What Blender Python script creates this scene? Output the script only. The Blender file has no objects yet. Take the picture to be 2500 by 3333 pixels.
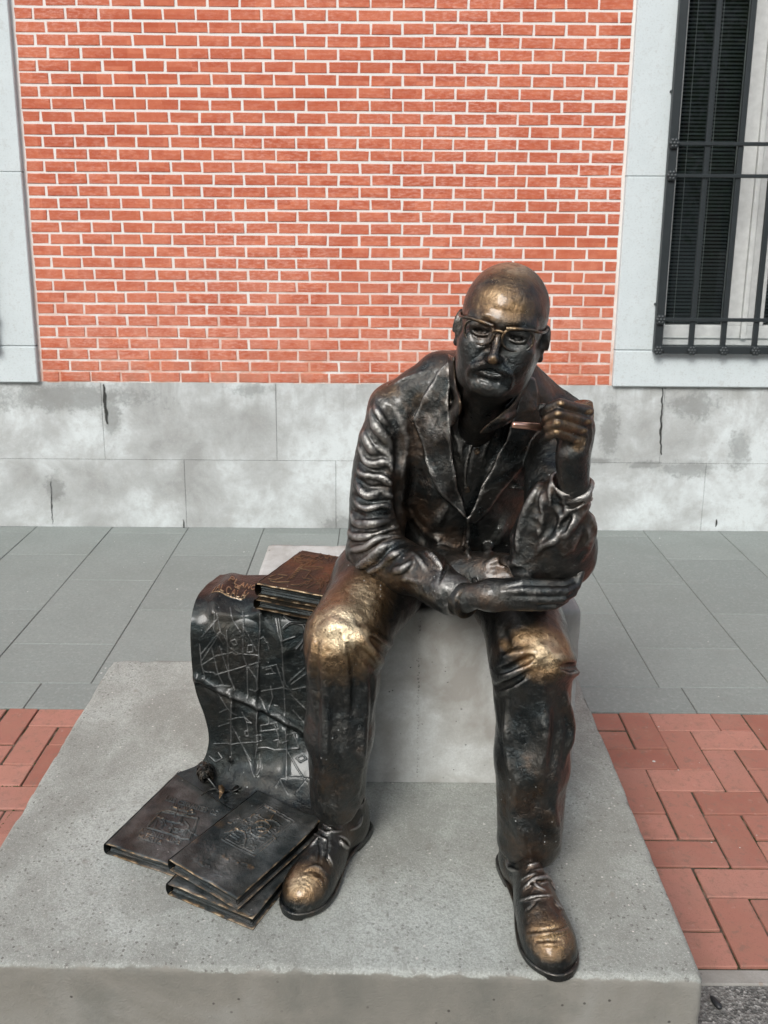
import bpy, bmesh, math, random
import numpy as np
from mathutils import Vector, Matrix

random.seed(7)
rng = np.random.default_rng(7)
scene = bpy.context.scene
COL = scene.collection

# ------------------------------------------------------------------ camera
# calibrated from the photograph (2500 x 3333 px): focal length and principal
# point in photo pixels, pitch and eye height from the paving joints
FPX, CX, CY = 2855.0, 1244.0, 1341.0
PITCH, ROLL = math.radians(12.6), math.radians(0.4)
EYE = np.array([0.0, 0.0, 1.618])
_fw = np.array([0, math.cos(PITCH), -math.sin(PITCH)])
_up0 = np.array([0, math.sin(PITCH), math.cos(PITCH)])
_rt0 = np.array([1.0, 0, 0])
_rt = _rt0 * math.cos(ROLL) + _up0 * math.sin(ROLL)
_up = _up0 * math.cos(ROLL) - _rt0 * math.sin(ROLL)

cam_d = bpy.data.cameras.new('camera')
cam = bpy.data.objects.new('camera', cam_d)
COL.objects.link(cam)
cam_d.sensor_fit = 'VERTICAL'
cam_d.sensor_height = 36.0
cam_d.lens = FPX / 3333.0 * 36.0
cam_d.shift_x = (1250 - CX) / 3333.0
cam_d.shift_y = -(1666.5 - CY) / 3333.0
cam_d.clip_start = 0.05
cam_d.clip_end = 2000
m = Matrix((( _rt[0], _up[0], -_fw[0], EYE[0]), (_rt[1], _up[1], -_fw[1], EYE[1]),
            (_rt[2], _up[2], -_fw[2], EYE[2]), (0, 0, 0, 1)))
cam.matrix_world = m
cam_d.dof.use_dof = True
cam_d.dof.focus_distance = 1.70
cam_d.dof.aperture_fstop = 11.0
scene.camera = cam
scene.render.resolution_x, scene.render.resolution_y = 768, 1024

# ------------------------------------------------------------------ world, sun
SUN_EL, SUN_AZ = math.radians(40), math.radians(-157)   # azimuth from +Y towards +X
w = bpy.data.worlds.new('World'); scene.world = w; w.use_nodes = True
nt = w.node_tree; nt.nodes.clear()
sky = nt.nodes.new('ShaderNodeTexSky'); sky.sky_type = 'NISHITA'; sky.sun_disc = False
sky.sun_elevation = SUN_EL; sky.sun_rotation = SUN_AZ
sky.air_density = 1.0; sky.dust_density = 3.0; sky.ozone_density = 1.0
hs = nt.nodes.new('ShaderNodeHueSaturation'); hs.inputs['Saturation'].default_value = 0.55
bg = nt.nodes.new('ShaderNodeBackground'); bg.inputs['Strength'].default_value = 0.12
wo = nt.nodes.new('ShaderNodeOutputWorld')
nt.links.new(sky.outputs[0], hs.inputs['Color']); nt.links.new(hs.outputs[0], bg.inputs[0])
nt.links.new(bg.outputs[0], wo.inputs[0])
sl = bpy.data.lights.new('sun', 'SUN'); sl.energy = 1.5; sl.angle = math.radians(22); sl.color = (1.0, 0.99, 0.965)
so = bpy.data.objects.new('sun', sl); COL.objects.link(so)
sdir = Vector((math.sin(SUN_AZ) * math.cos(SUN_EL), math.cos(SUN_AZ) * math.cos(SUN_EL), math.sin(SUN_EL)))
so.rotation_euler = sdir.to_track_quat('Z', 'Y').to_euler()
so.location = (-3, -3, 8)
vs = scene.view_settings
scene.display_settings.display_device = 'sRGB'
vs.view_transform = 'Standard'; vs.look = 'None'; vs.exposure = 0.66; vs.gamma = 1.0; vs.use_curve_mapping = False
scene.render.engine = 'CYCLES'
scene.cycles.use_denoising = True
scene.cycles.max_bounces = 6
scene.cycles.sample_clamp_indirect = 8.0

# ------------------------------------------------------------------ photo pixel <-> place
def ray(px, py):
    return _fw + _rt * ((px - CX) / FPX) + _up * ((CY - py) / FPX)
def U(px, py, D):
    d = ray(px, py); return EYE + d * (D / d[1])
def Uz(px, py, z):
    d = ray(px, py); return EYE + d * ((z - EYE[2]) / d[2])
def proj(P):
    q = np.asarray(P, float) - EYE
    z = q @ _fw
    return np.stack([CX + FPX * (q @ _rt) / z, CY - FPX * (q @ _up) / z], -1)

# ------------------------------------------------------------------ objects
def tag(o, label=None, cat=None, group=None, kind=None):
    if label: o['label'] = label
    if cat: o['category'] = cat
    if group: o['group'] = group
    if kind: o['kind'] = kind
    return o
def empty(name, loc=(0, 0, 0), label=None, cat=None, group=None, kind=None):
    o = bpy.data.objects.new(name, None); COL.objects.link(o); o.location = loc
    o.empty_display_size = 0.1
    return tag(o, label, cat, group, kind)
def link(name, me, mat=None, parent=None, loc=None):
    o = bpy.data.objects.new(name, me); COL.objects.link(o)
    if mat is not None and not me.materials: me.materials.append(mat)
    if loc is not None: o.location = loc
    if parent is not None:
        o.parent = parent
        # children are written in world space; cancel the parent's own place
        q = parent; off = Vector((0, 0, 0))
        while q is not None:
            off += q.location; q = q.parent
        o.location = Vector(o.location) - off
    return o
def mesh_np(name, V, Q, smooth=True):
    me = bpy.data.meshes.new(name)
    V = np.asarray(V, np.float32); Q = np.asarray(Q, np.int32); n = Q.shape[1]
    me.vertices.add(len(V)); me.vertices.foreach_set('co', V.ravel())
    me.loops.add(Q.size); me.loops.foreach_set('vertex_index', Q.ravel())
    me.polygons.add(len(Q)); me.polygons.foreach_set('loop_start', np.arange(0, Q.size, n, dtype=np.int32))
    me.polygons.foreach_set('loop_total', np.full(len(Q), n, np.int32))
    me.update(calc_edges=True)
    if smooth: me.polygons.foreach_set('use_smooth', np.ones(len(Q), bool))
    return me
def mesh_py(name, verts, faces, smooth=False):
    me = bpy.data.meshes.new(name); me.from_pydata([tuple(map(float, v)) for v in verts], [], faces); me.update()
    if smooth:
        for p in me.polygons: p.use_smooth = True
    return me
def bm_mesh(name, bm, smooth=False):
    me = bpy.data.meshes.new(name); bm.normal_update(); bm.to_mesh(me); bm.free()
    if smooth:
        for p in me.polygons: p.use_smooth = True
    return me
def bm_box(bm, lo, hi, bev=0.0, seg=1):
    lo, hi = Vector(lo), Vector(hi)
    r = bmesh.ops.create_cube(bm, size=1.0)
    for v in r['verts']:
        v.co = Vector([lo[i] + (v.co[i] + .5) * (hi[i] - lo[i]) for i in range(3)])
    if bev > 0:
        es = {e for v in r['verts'] for e in v.link_edges}
        bmesh.ops.bevel(bm, geom=list(es), offset=bev, segments=seg, affect='EDGES', profile=.6)
    return bm
def box_mesh(name, lo, hi, bev=0.0, seg=1, smooth=False):
    return bm_mesh(name, bm_box(bmesh.new(), lo, hi, bev, seg), smooth)
def frames(pts):
    pts = np.asarray(pts, float); T = np.gradient(pts, axis=0)
    T /= np.linalg.norm(T, axis=1)[:, None] + 1e-12
    N = []; ref = np.array([0.13, 0.21, 0.97])
    if abs(T[0] @ ref) > .9: ref = np.array([1., .1, 0])
    n = np.cross(T[0], ref); n /= np.linalg.norm(n)
    for t in T:
        n = n - t * (n @ t); n /= np.linalg.norm(n); N.append(n)
    N = np.array(N); return T, N, np.cross(T, N)
def tube_geo(pts, r, seg=8, caps=True):
    pts = np.asarray(pts, float); n = len(pts); r = np.broadcast_to(np.asarray(r, float), (n,))
    T, N, B = frames(pts); a = np.linspace(0, 2 * np.pi, seg, endpoint=False)
    V = (pts[:, None] + r[:, None, None] * (np.cos(a)[None, :, None] * N[:, None] + np.sin(a)[None, :, None] * B[:, None])).reshape(-1, 3)
    F = []
    for i in range(n - 1):
        for j in range(seg):
            k = (j + 1) % seg
            F.append((i * seg + j, i * seg + k, (i + 1) * seg + k, (i + 1) * seg + j))
    V = list(map(tuple, V))
    if caps:
        F.append(tuple(range(seg))[::-1]); F.append(tuple((n - 1) * seg + j for j in range(seg)))
    return V, F
def join_geo(parts):
    V, F = [], []
    for v, f in parts:
        b = len(V); V += list(v); F += [tuple(i + b for i in q) for q in f]
    return V, F
def spline(P, step=None, n=None):
    P = np.asarray(P, float)
    if len(P) == 2:
        n = n or max(2, int(np.linalg.norm(P[1] - P[0]) / step) + 1)
        t = np.linspace(0, 1, n)[:, None]; return P[0] * (1 - t) + P[1] * t
    E = np.vstack([2 * P[0] - P[1], P, 2 * P[-1] - P[-2]]); out = []
    for i in range(1, len(E) - 2):
        p0, p1, p2, p3 = E[i - 1:i + 3]
        m_ = max(2, int(np.linalg.norm(p2 - p1) / step) + 1) if step else max(2, n // (len(P) - 1))
        t = np.linspace(0, 1, m_, endpoint=False)[:, None]
        out.append(.5 * ((2 * p1) + (-p0 + p2) * t + (2 * p0 - 5 * p1 + 4 * p2 - p3) * t ** 2 + (-p0 + 3 * p1 - 3 * p2 + p3) * t ** 3))
    out.append(P[-1:]); return np.vstack(out)

# ------------------------------------------------------------------ value noise (numpy)
_perm = rng.random((64, 64, 64)).astype(np.float32)
def vnoise(P, scale):
    p = np.asarray(P, np.float32) * scale; i = np.floor(p).astype(np.int32); f = p - i
    f = f * f * (3 - 2 * f); o = 0
    for dx in (0, 1):
        wx = f[..., 0] if dx else 1 - f[..., 0]
        for dy in (0, 1):
            wy = f[..., 1] if dy else 1 - f[..., 1]
            for dz in (0, 1):
                wz = f[..., 2] if dz else 1 - f[..., 2]
                o = o + wx * wy * wz * _perm[(i[..., 0] + dx) & 63, (i[..., 1] + dy) & 63, (i[..., 2] + dz) & 63]
    return o * 2 - 1
def fbm(P, scale, n=3):
    s = 0; a = 1; t = 0
    for k in range(n):
        s = s + a * vnoise(np.asarray(P) + 3.7 * k, scale * 2 ** k); t += a; a *= .5
    return s / t

# ------------------------------------------------------------------ material helpers
class NT:
    def __init__(s, name):
        s.m = bpy.data.materials.new(name); s.m.use_nodes = True; s.t = s.m.node_tree; s.t.nodes.clear()
        s.out = s.t.nodes.new('ShaderNodeOutputMaterial')
        s.b = s.t.nodes.new('ShaderNodeBsdfPrincipled'); s.l(s.b.outputs[0], s.out.inputs[0])
    def n(s, t, **k):
        x = s.t.nodes.new('ShaderNode' + t)
        for a, v in k.items(): setattr(x, a, v)
        return x
    def l(s, a, b): s.t.links.new(a, b)
    def inp(s, sock, v):
        if v is None: return
        if hasattr(v, 'links'): s.l(v, sock)
        elif isinstance(v, (tuple, list)) and len(v) == 3 and sock.type == 'RGBA': sock.default_value = (*v, 1)
        else: sock.default_value = v
    def coord(s, kind='Object', scale=None, loc=None):
        c = s.n('TexCoord').outputs[kind]
        if scale is None and loc is None: return c
        mp = s.n('Mapping'); s.l(c, mp.inputs[0])
        if scale is not None: mp.inputs['Scale'].default_value = scale
        if loc is not None: mp.inputs['Location'].default_value = loc
        return mp.outputs[0]
    def pos(s): return s.n('NewGeometry').outputs['Position']
    def noise(s, vec, scale, detail=4, rough=.55, dist=0.0):
        x = s.n('TexNoise'); s.l(vec, x.inputs['Vector']); x.inputs['Scale'].default_value = scale
        x.inputs['Detail'].default_value = detail; x.inputs['Roughness'].default_value = rough
        x.inputs['Distortion'].default_value = dist; return x.outputs['Fac']
    def voro(s, vec, scale, feature='F1', out='Distance', rnd=1.0):
        x = s.n('TexVoronoi', feature=feature); s.l(vec, x.inputs['Vector']); x.inputs['Scale'].default_value = scale
        x.inputs['Randomness'].default_value = rnd
        return x.outputs[out]
    def ramp(s, fac, stops, interp='LINEAR'):
        r = s.n('ValToRGB'); r.color_ramp.interpolation = interp; e = r.color_ramp.elements
        while len(e) < len(stops): e.new(.5)
        for q, (p, c) in zip(e, stops):
            q.position = p; q.color = (c, c, c, 1) if isinstance(c, (int, float)) else (*c, 1)
        s.inp(r.inputs[0], fac); return r.outputs[0]
    def mix(s, fac, a, b, mode='MIX'):
        x = s.n('Mix', data_type='RGBA', blend_type=mode); s.inp(x.inputs[0], fac); s.inp(x.inputs[6], a); s.inp(x.inputs[7], b)
        return x.outputs[2]
    def math(s, op, a, b=None, clamp=False):
        x = s.n('Math', operation=op, use_clamp=clamp); s.inp(x.inputs[0], a)
        if b is not None: s.inp(x.inputs[1], b)
        return x.outputs[0]
    def map(s, v, a, b, c=0.0, d=1.0):
        x = s.n('MapRange'); s.inp(x.inputs[0], v)
        for i, q in enumerate((a, b, c, d)): x.inputs[i + 1].default_value = q
        return x.outputs[0]
    def bump(s, h, strength=.3, dist=.01, normal=None):
        x = s.n('Bump'); x.inputs['Strength'].default_value = strength; x.inputs['Distance'].default_value = dist
        s.l(h, x.inputs['Height'])
        if normal is not None: s.l(normal, x.inputs['Normal'])
        return x.outputs[0]
    def rnd(s): return s.n('ObjectInfo').outputs['Random']
    def attr(s, name):
        a = s.n('Attribute'); a.attribute_name = name; return a.outputs['Fac']
    def set(s, color=None, rough=None, metal=None, normal=None, spec=None):
        s.inp(s.b.inputs['Base Color'], color); s.inp(s.b.inputs['Roughness'], rough); s.inp(s.b.inputs['Metallic'], metal)
        if normal is not None: s.l(normal, s.b.inputs['Normal'])
        s.inp(s.b.inputs['Specular IOR Level'], spec)
        return s.m
# ------------------------------------------------------------------ materials
def m_brick():
    t = NT('painted_red_brick'); p = t.pos()
    r = t.rnd()
    # per-piece tone: object random for single bricks, position noise for the joined ones
    sp = t.n('Mapping'); t.l(p, sp.inputs[0]); sp.inputs['Scale'].default_value = (6.6, 1, 17.4)
    cell = t.n('TexWhiteNoise', noise_dimensions='3D')
    sn = t.n('VectorMath', operation='FLOOR'); t.l(sp.outputs[0], sn.inputs[0]); t.l(sn.outputs[0], cell.inputs[0])
    base = t.mix(t.map(cell.outputs[0], 0, 1, .0, 1), (.42, .098, .046), (.54, .165, .088))
    n1 = t.noise(p, 26, 5, .62)
    base = t.mix(t.map(n1, .38, .72, 0, .55), base, (.40, .075, .036))
    st = t.n('Mapping'); t.l(p, st.inputs[0]); st.inputs['Scale'].default_value = (1, 1, 3.2)
    ef = t.noise(st.outputs[0], 30, 6, .7)
    area = t.noise(p, 1.1, 2, .5)
    efm = t.math('MULTIPLY', t.map(ef, .46, .66), t.map(area, .32, .58))
    base = t.mix(t.math('MULTIPLY', efm, .52), base, (.72, .43, .35))
    fine = t.noise(p, 150, 3, .6)
    base = t.mix(t.map(fine, .62, .76, 0, .35), base, (.72, .5, .42))
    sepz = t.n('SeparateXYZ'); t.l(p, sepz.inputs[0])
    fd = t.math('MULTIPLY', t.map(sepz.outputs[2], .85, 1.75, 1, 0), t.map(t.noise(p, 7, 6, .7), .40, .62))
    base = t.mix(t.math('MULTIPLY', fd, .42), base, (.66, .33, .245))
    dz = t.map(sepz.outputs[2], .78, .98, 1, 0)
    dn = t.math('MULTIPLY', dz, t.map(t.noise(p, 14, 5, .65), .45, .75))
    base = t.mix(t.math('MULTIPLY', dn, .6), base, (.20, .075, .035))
    return t.set(base, t.map(n1, 0, 1, .72, .92), None, t.bump(t.mix(.5, n1, fine), .35, .004), .3)
def m_mortar():
    t = NT('pale_mortar'); p = t.pos(); n = t.noise(p, 60, 5, .6); n2 = t.noise(p, 5, 3, .5)
    c = t.mix(n, (.60, .59, .56), (.76, .76, .73))
    # pinkish brick-dust wash in places
    c = t.mix(t.map(n2, .42, .66, 0, .40), c, (.74, .58, .52))
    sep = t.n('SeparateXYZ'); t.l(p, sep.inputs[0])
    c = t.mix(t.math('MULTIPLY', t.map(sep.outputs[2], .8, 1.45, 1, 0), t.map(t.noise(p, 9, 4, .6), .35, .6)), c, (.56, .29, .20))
    return t.set(c, .9, None, t.bump(n, .4, .004), .2)
def m_plaster():
    t = NT('pale_limestone_surround'); p = t.pos(); n = t.noise(p, 9, 6, .65); f = t.noise(p, 120, 4, .7); st = t.noise(t.coord('Object', (3, 3, 14)), 8, 5, .7)
    c = t.mix(n, (.50, .56, .57), (.60, .66, .67))
    c = t.mix(t.map(st, .58, .78, 0, .35), c, (.44, .46, .45))
    c = t.mix(t.map(f, .54, .70, 0, .5), c, (.34, .355, .35)); c = t.mix(t.map(t.noise(p, 30, 5, .7), .55, .68, 0, .4), c, (.42, .44, .43))
    return t.set(c, .85, None, t.bump(t.mix(.5, n, f), .3, .004), .3)
def m_stone():
    t = NT('weathered_base_stone'); p = t.pos(); s = t.n('SeparateXYZ'); t.l(p, s.inputs[0])
    n = t.noise(p, 3.6, 8, .66, .3); n2 = t.noise(p, 13, 7, .72); f = t.noise(p, 110, 4, .75); big = t.noise(p, 1.15, 3, .5)
    c = t.ramp(t.math('ADD', t.math('MULTIPLY', n, .55), t.math('MULTIPLY', big, .45)), [(.38, (.315, .325, .315)), (.48, (.43, .45, .443)), (.58, (.60, .645, .645))])
    c = t.mix(t.map(n2, .50, .64, 0, .42), c, (.36, .365, .35))
    c = t.mix(t.map(f, .56, .70, 0, .42), c, (.27, .275, .26)); c = t.mix(t.map(f, .42, .30, 0, .30), c, (.68, .72, .72))
    edg = t.noise(p, 26, 8, .78)
    # weather stains, each with a place and shape of its own
    def blob(x, z, rx, rz):
        dx = t.math('DIVIDE', t.math('SUBTRACT', s.outputs[0], x), rx); dz = t.math('DIVIDE', t.math('SUBTRACT', s.outputs[2], z), rz)
        d = t.math('SQRT', t.math('ADD', t.math('MULTIPLY', dx, dx), t.math('MULTIPLY', dz, dz)))
        d = t.math('ADD', d, t.math('MULTIPLY', t.math('SUBTRACT', edg, .5), 3.6)); return t.map(d, 1.25, .6)
    m_ = None
    for q in ((-1.39, .60, .05, .10), (-.68, .745, .09, .035), (.98, .385, .24, .018), (1.38, .36, .10, .022), (1.58, .34, .16, .045), (1.17, .56, .05, .14), (1.07, .61, .05, .06), (-1.71, .22, .05, .07), (1.60, .68, .12, .08), (-1.62, .70, .40, .07), (-.2, .02, .12, .05), (1.85, .45, .06, .10)):
        b_ = blob(*q); m_ = b_ if m_ is None else t.math('MAXIMUM', m_, b_)
    c = t.mix(t.math('MULTIPLY', m_, .55), c, (.155, .16, .15))
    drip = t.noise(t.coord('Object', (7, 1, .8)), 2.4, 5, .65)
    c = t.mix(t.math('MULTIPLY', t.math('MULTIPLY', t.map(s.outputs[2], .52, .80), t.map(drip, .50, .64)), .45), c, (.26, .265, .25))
    return t.set(c, .88, None, t.bump(t.mix(.5, n2, f), .5, .005), .3)
def m_slab():
    t = NT('grey_paving_slab'); p = t.pos(); r = t.rnd()
    f = t.noise(p, 230, 4, .75); g = t.noise(p, 70, 4, .65); n = t.noise(p, 3.0, 4, .6)
    c = t.mix(r, (0.229, 0.253, 0.239), (0.267, 0.293, 0.276))
    c = t.mix(t.map(f, .4, .62, 0, .45), c, (0.186, 0.205, 0.192))
    c = t.mix(t.map(g, .52, .66, 0, .55), c, (0.318, 0.345, 0.325)); c = t.mix(t.map(t.noise(p, 95, 3, .7), .54, .66, 0, .5), c, (.165, .178, .168)); c = t.mix(t.map(t.noise(p, 17, 6, .72), .54, .68, 0, .35), c, (.30, .32, .30))
    c = t.mix(t.map(t.noise(p, 9, 6, .7), .52, .66, 0, .22), c, (0.207, 0.213, 0.202))
    c = t.mix(t.map(n, .45, .7, 0, .35), c, (0.186, 0.203, 0.186))
    sp = t.map(t.voro(p, 6.2), .055, .02)
    c = t.mix(t.math('MULTIPLY', sp, t.map(t.noise(p, 5, 2, .5), .55, .6)), c, (0.676, 0.676, 0.653))
    return t.set(c, .84, None, t.bump(f, .25, .002), .3)
def m_paver():
    t = NT('red_clay_paver'); p = t.pos(); r = t.rnd()
    n = t.noise(p, 16, 5, .6); f = t.noise(p, 260, 3, .7)
    c = t.mix(r, (.285, .112, .082), (.43, .205, .158))
    c = t.mix(t.map(n, .42, .72, 0, .55), c, (.33, .165, .118))
    c = t.mix(t.map(t.noise(p, 4, 3, .5), .5, .7, 0, .4), c, (.37, .205, .170))
    c = t.mix(t.map(f, .56, .70, 0, .55), c, (.20, .10, .078))
    c = t.mix(t.map(t.noise(p, 42, 6, .75, .6), .52, .64, 0, .60), c, (.215, .135, .105)); c = t.mix(t.map(t.noise(p, 33, 5, .7), .60, .70, 0, .30), c, (.47, .31, .255))
    return t.set(c, .78, None, t.bump(t.mix(.5, n, f), .25, .002), .3)
def m_joint():
    t = NT('paving_joint_dirt_and_moss'); p = t.pos(); n = t.noise(p, 24, 5, .65); f = t.noise(p, 300, 3, .7)
    c = t.mix(f, (.035, .030, .024), (.13, .105, .08)); c = t.mix(t.map(t.noise(p, 11, 4, .6), .50, .62, 0, .8), c, (.24, .17, .125))
    c = t.mix(t.map(n, .48, .62), c, (.035, .042, .014))
    return t.set(c, .95, None, t.bump(f, .7, .004), .2)
def concrete(name, dark, mid, light, pits=True, specks=True, scale=1.0):
    t = NT(name); p = t.pos()
    n = t.noise(p, 3.2 * scale, 6, .6, .5); g = t.noise(p, 26, 5, .65); f = t.noise(p, 240, 4, .75)
    c = t.ramp(n, [(.38, dark), (.5, mid), (.60, light)])
    c = t.mix(t.map(g, .40, .70, 0, .40), c, dark)
    c = t.mix(t.map(f, .40, .62, 0, .35), c, tuple(x * .72 for x in mid))
    h = t.mix(.5, g, f)
    if specks:
        v = t.voro(p, 62, out='Distance'); vc = t.voro(p, 62, out='Color')
        s = t.n('SeparateColor'); t.l(vc, s.inputs[0])
        m1 = t.math('MULTIPLY', t.map(v, .34, .22), t.map(s.outputs[0], .80, .86))
        c = t.mix(t.math('MULTIPLY', m1, .75), c, (.10, .098, .09))
        m2 = t.math('MULTIPLY', t.map(v, .30, .18), t.map(s.outputs[1], .93, .96))
        c = t.mix(t.math('MULTIPLY', m2, .8), c, (.66, .67, .64))
        m3 = t.math('MULTIPLY', t.map(v, .36, .26), t.map(s.outputs[2], .90, .95))
        c = t.mix(t.math('MULTIPLY', m3, .5), c, (.27, .20, .16))
    if pits:
        v2 = t.voro(p, 26); hole = t.map(v2, .10, .055)
        gate = t.map(t.noise(p, 9, 2, .5), .5, .6)
        hm = t.math('MULTIPLY', hole, gate)
        c = t.mix(t.math('MULTIPLY', hm, .8), c, (.06, .058, .052))
    return t.set(c, t.map(g, 0, 1, .72, .92), None, t.bump(h, .4, .003), .35)
def m_plinth():
    t = NT('plinth_concrete'); p = t.pos()
    n = t.noise(p, 3.4, 6, .6, .6); g = t.noise(p, 24, 5, .65); f = t.noise(p, 220, 4, .75)
    top = t.ramp(n, [(.40, (0.271, 0.277, 0.251)), (.5, (0.353, 0.369, 0.338)), (.60, (0.437, 0.462, 0.431))])
    v = t.voro(p, 105); vc = t.voro(p, 105, out='Color'); s = t.n('SeparateColor'); t.l(vc, s.inputs[0])
    area = t.map(t.noise(p, 2.2, 3, .5), .38, .6, .35, 1)
    m1 = t.math('MULTIPLY', t.math('MULTIPLY', t.math('LESS_THAN', t.math('ADD', v, t.math('MULTIPLY', t.math('SUBTRACT', t.noise(p, 260, 2, .5), .5), .5)), t.map(s.outputs[2], 0, 1, .14, .52)), t.map(s.outputs[0], .70, .76)), area)
    top = t.mix(t.math('MULTIPLY', m1, .85), top, (0.087, 0.078, 0.070))
    m2 = t.math('MULTIPLY', t.map(v, .30, .18), t.map(s.outputs[1], .94, .97)); top = t.mix(t.math('MULTIPLY', m2, .8), top, (0.812, 0.774, 0.721))
    top = t.mix(t.map(g, .42, .70, 0, .42), top, (0.225, 0.228, 0.202))
    top = t.mix(t.map(t.noise(p, 420, 2, .6), .54, .66, 0, .55), top, (0.534, 0.545, 0.509))
    top = t.mix(t.map(f, .42, .60, 0, .62), top, (0.217, 0.223, 0.202))
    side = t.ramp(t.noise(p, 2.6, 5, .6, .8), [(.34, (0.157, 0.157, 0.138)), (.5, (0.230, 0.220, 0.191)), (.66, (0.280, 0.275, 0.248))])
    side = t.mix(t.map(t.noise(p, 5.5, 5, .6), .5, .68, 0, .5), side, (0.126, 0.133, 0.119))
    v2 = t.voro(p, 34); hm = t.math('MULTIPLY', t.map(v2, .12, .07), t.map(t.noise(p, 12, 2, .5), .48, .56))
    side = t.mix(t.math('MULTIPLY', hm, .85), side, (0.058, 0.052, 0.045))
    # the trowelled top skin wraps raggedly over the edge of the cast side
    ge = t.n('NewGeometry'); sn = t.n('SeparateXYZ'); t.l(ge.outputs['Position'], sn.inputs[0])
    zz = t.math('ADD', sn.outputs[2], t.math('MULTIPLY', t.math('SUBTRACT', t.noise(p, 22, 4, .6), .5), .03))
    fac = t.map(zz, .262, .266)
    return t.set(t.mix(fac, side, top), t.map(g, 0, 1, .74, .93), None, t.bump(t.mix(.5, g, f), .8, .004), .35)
def m_bronze(name, warm=0.38, gloss=0.0, edge_k=.34, base=(1, 1, 1)):
    """dark waxed bronze; attribute 'wear' = metal rubbed bare by hands, 'dust' = grey film caught on raised lines"""
    t = NT(name); p = t.pos()
    n = t.noise(p, 13, 6, .65, .6); g = t.noise(p, 55, 6, .72, .4); f = t.noise(p, 210, 4, .75)
    pt = t.n('NewGeometry').outputs['Pointiness']
    B_ = lambda *c: tuple(x * k for x, k in zip(c, base))
    dark = t.mix(t.map(n, .38, .66), B_(.034, .041, .042), B_(.078, .073, .064))
    dark = t.mix(t.math('MULTIPLY', t.map(t.noise(p, 7, 5, .65), .50, .64), t.math('MULTIPLY', t.map(g, .35, .6, .3, 1), warm)), dark, (.22, .115, .055))
    dark = t.mix(t.map(t.noise(p, 9.3, 6, .7), .56, .70, 0, .26), dark, B_(.150, .162, .160))
    rub_glint = t.attr('rub_glint'); rn = t.math('ADD', rub_glint, t.math('MULTIPLY', t.math('SUBTRACT', g, .5), 1.1)); rm = t.math('MULTIPLY', t.map(rn, .22, .85), t.map(rub_glint, .03, .22))  # pale grey crests: rubbed metal, plus highlights put into the colour
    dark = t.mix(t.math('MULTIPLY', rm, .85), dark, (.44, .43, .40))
    wear = t.attr('wear')
    wn = t.math('ADD', wear, t.math('MULTIPLY', t.math('SUBTRACT', t.mix(.55, n, g), .5), t.math('MULTIPLY', 1.9, t.math('MULTIPLY', wear, t.math('SUBTRACT', 1.2, wear)))))
    edge = t.math('MULTIPLY', t.map(pt, .53, .60), t.map(g, .40, .62, .05, .8))
    we = t.math('MAXIMUM', t.map(wn, .24, .85), t.math('MULTIPLY', edge, edge_k))
    mid = t.mix(t.map(we, .0, .5), dark, (.27, .170, .085))
    col = t.mix(t.map(we, .42, 1.0), mid, (.84, .69, .46))
    pat = t.math('MULTIPLY', t.map(t.noise(p, 75, 5, .72), .50, .66), t.map(we, .05, .5, 0, .82))
    col = t.mix(pat, col, (.095, .064, .030))
    sp = t.voro(p, 85); sc = t.voro(p, 85, out='Color'); s = t.n('SeparateColor'); t.l(sc, s.inputs[0])
    gate = t.map(t.noise(p, 6, 3, .6), .50, .60)
    smk = t.math('MULTIPLY', t.math('MULTIPLY', t.map(sp, .16, .09), t.map(s.outputs[0], .84, .87)), gate)
    col = t.mix(t.math('MULTIPLY', smk, .8), col, (.50, .52, .50))
    dust = t.math('MULTIPLY', t.attr('dust'), t.map(g, .3, .6, .45, 1))
    col = t.mix(t.math('MULTIPLY', dust, .8), col, (.40, .41, .40))
    metal = t.math('SUBTRACT', .97, t.math('MULTIPLY', t.math('MAXIMUM', smk, t.math('MULTIPLY', dust, .5)), .9))
    rough = t.math('ADD', t.map(n, .32, .68, .19 - gloss, .38 - gloss), t.math('MULTIPLY', f, .10))
    rough = t.math('SUBTRACT', rough, t.math('MULTIPLY', we, .03))
    sx = t.n('Mapping'); t.l(p, sx.inputs[0]); sx.inputs['Scale'].default_value = (1, 1, .3); sx.inputs['Rotation'].default_value = (.5, .9, .3)
    scr = t.noise(sx.outputs[0], 150, 3, .7)
    nb = t.bump(n, .16, .012); nb = t.bump(g, .75, .0055, nb); nb = t.bump(t.mix(.5, f, scr), .75, .0024, nb)
    m_ = t.set(col, rough, metal, nb, .5)
    t.b.inputs['Coat Weight'].default_value = .30; t.b.inputs['Coat Roughness'].default_value = .15; t.b.inputs['Coat IOR'].default_value = 1.6
    return m_
def plain(name, col, rough=.6, metal=0.0, var=.25, sc=30):
    t = NT(name); p = t.pos(); n = t.noise(p, sc, 5, .6)
    c = t.mix(n, tuple(x * (1 - var) for x in col), tuple(min(1, x * (1 + var)) for x in col))
    return t.set(c, rough, metal, t.bump(n, .2, .003))
def m_asphalt():
    t = NT('exposed_aggregate_ground'); p = t.pos()
    v = t.voro(p, 190, out='Color'); s = t.n('SeparateColor'); t.l(v, s.inputs[0])
    c = t.ramp(s.outputs[0], [(0, (.075, .076, .072)), (.5, (.15, .148, .14)), (.85, (.26, .258, .245)), (1, (.40, .395, .375))])
    n = t.noise(p, 12, 4, .6); c = t.mix(t.map(n, .4, .65, 0, .6), c, (.20, .195, .18))
    return t.set(c, .9, None, t.bump(t.voro(p, 190), .9, .004), .3)
def m_glass():
    t = NT('window_glass'); 
    t.b.inputs['Base Color'].default_value = (.9, .95, .95, 1); t.b.inputs['Roughness'].default_value = .015
    t.b.inputs['Transmission Weight'].default_value = 1.0; t.b.inputs['IOR'].default_value = 1.75
    return t.m
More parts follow.
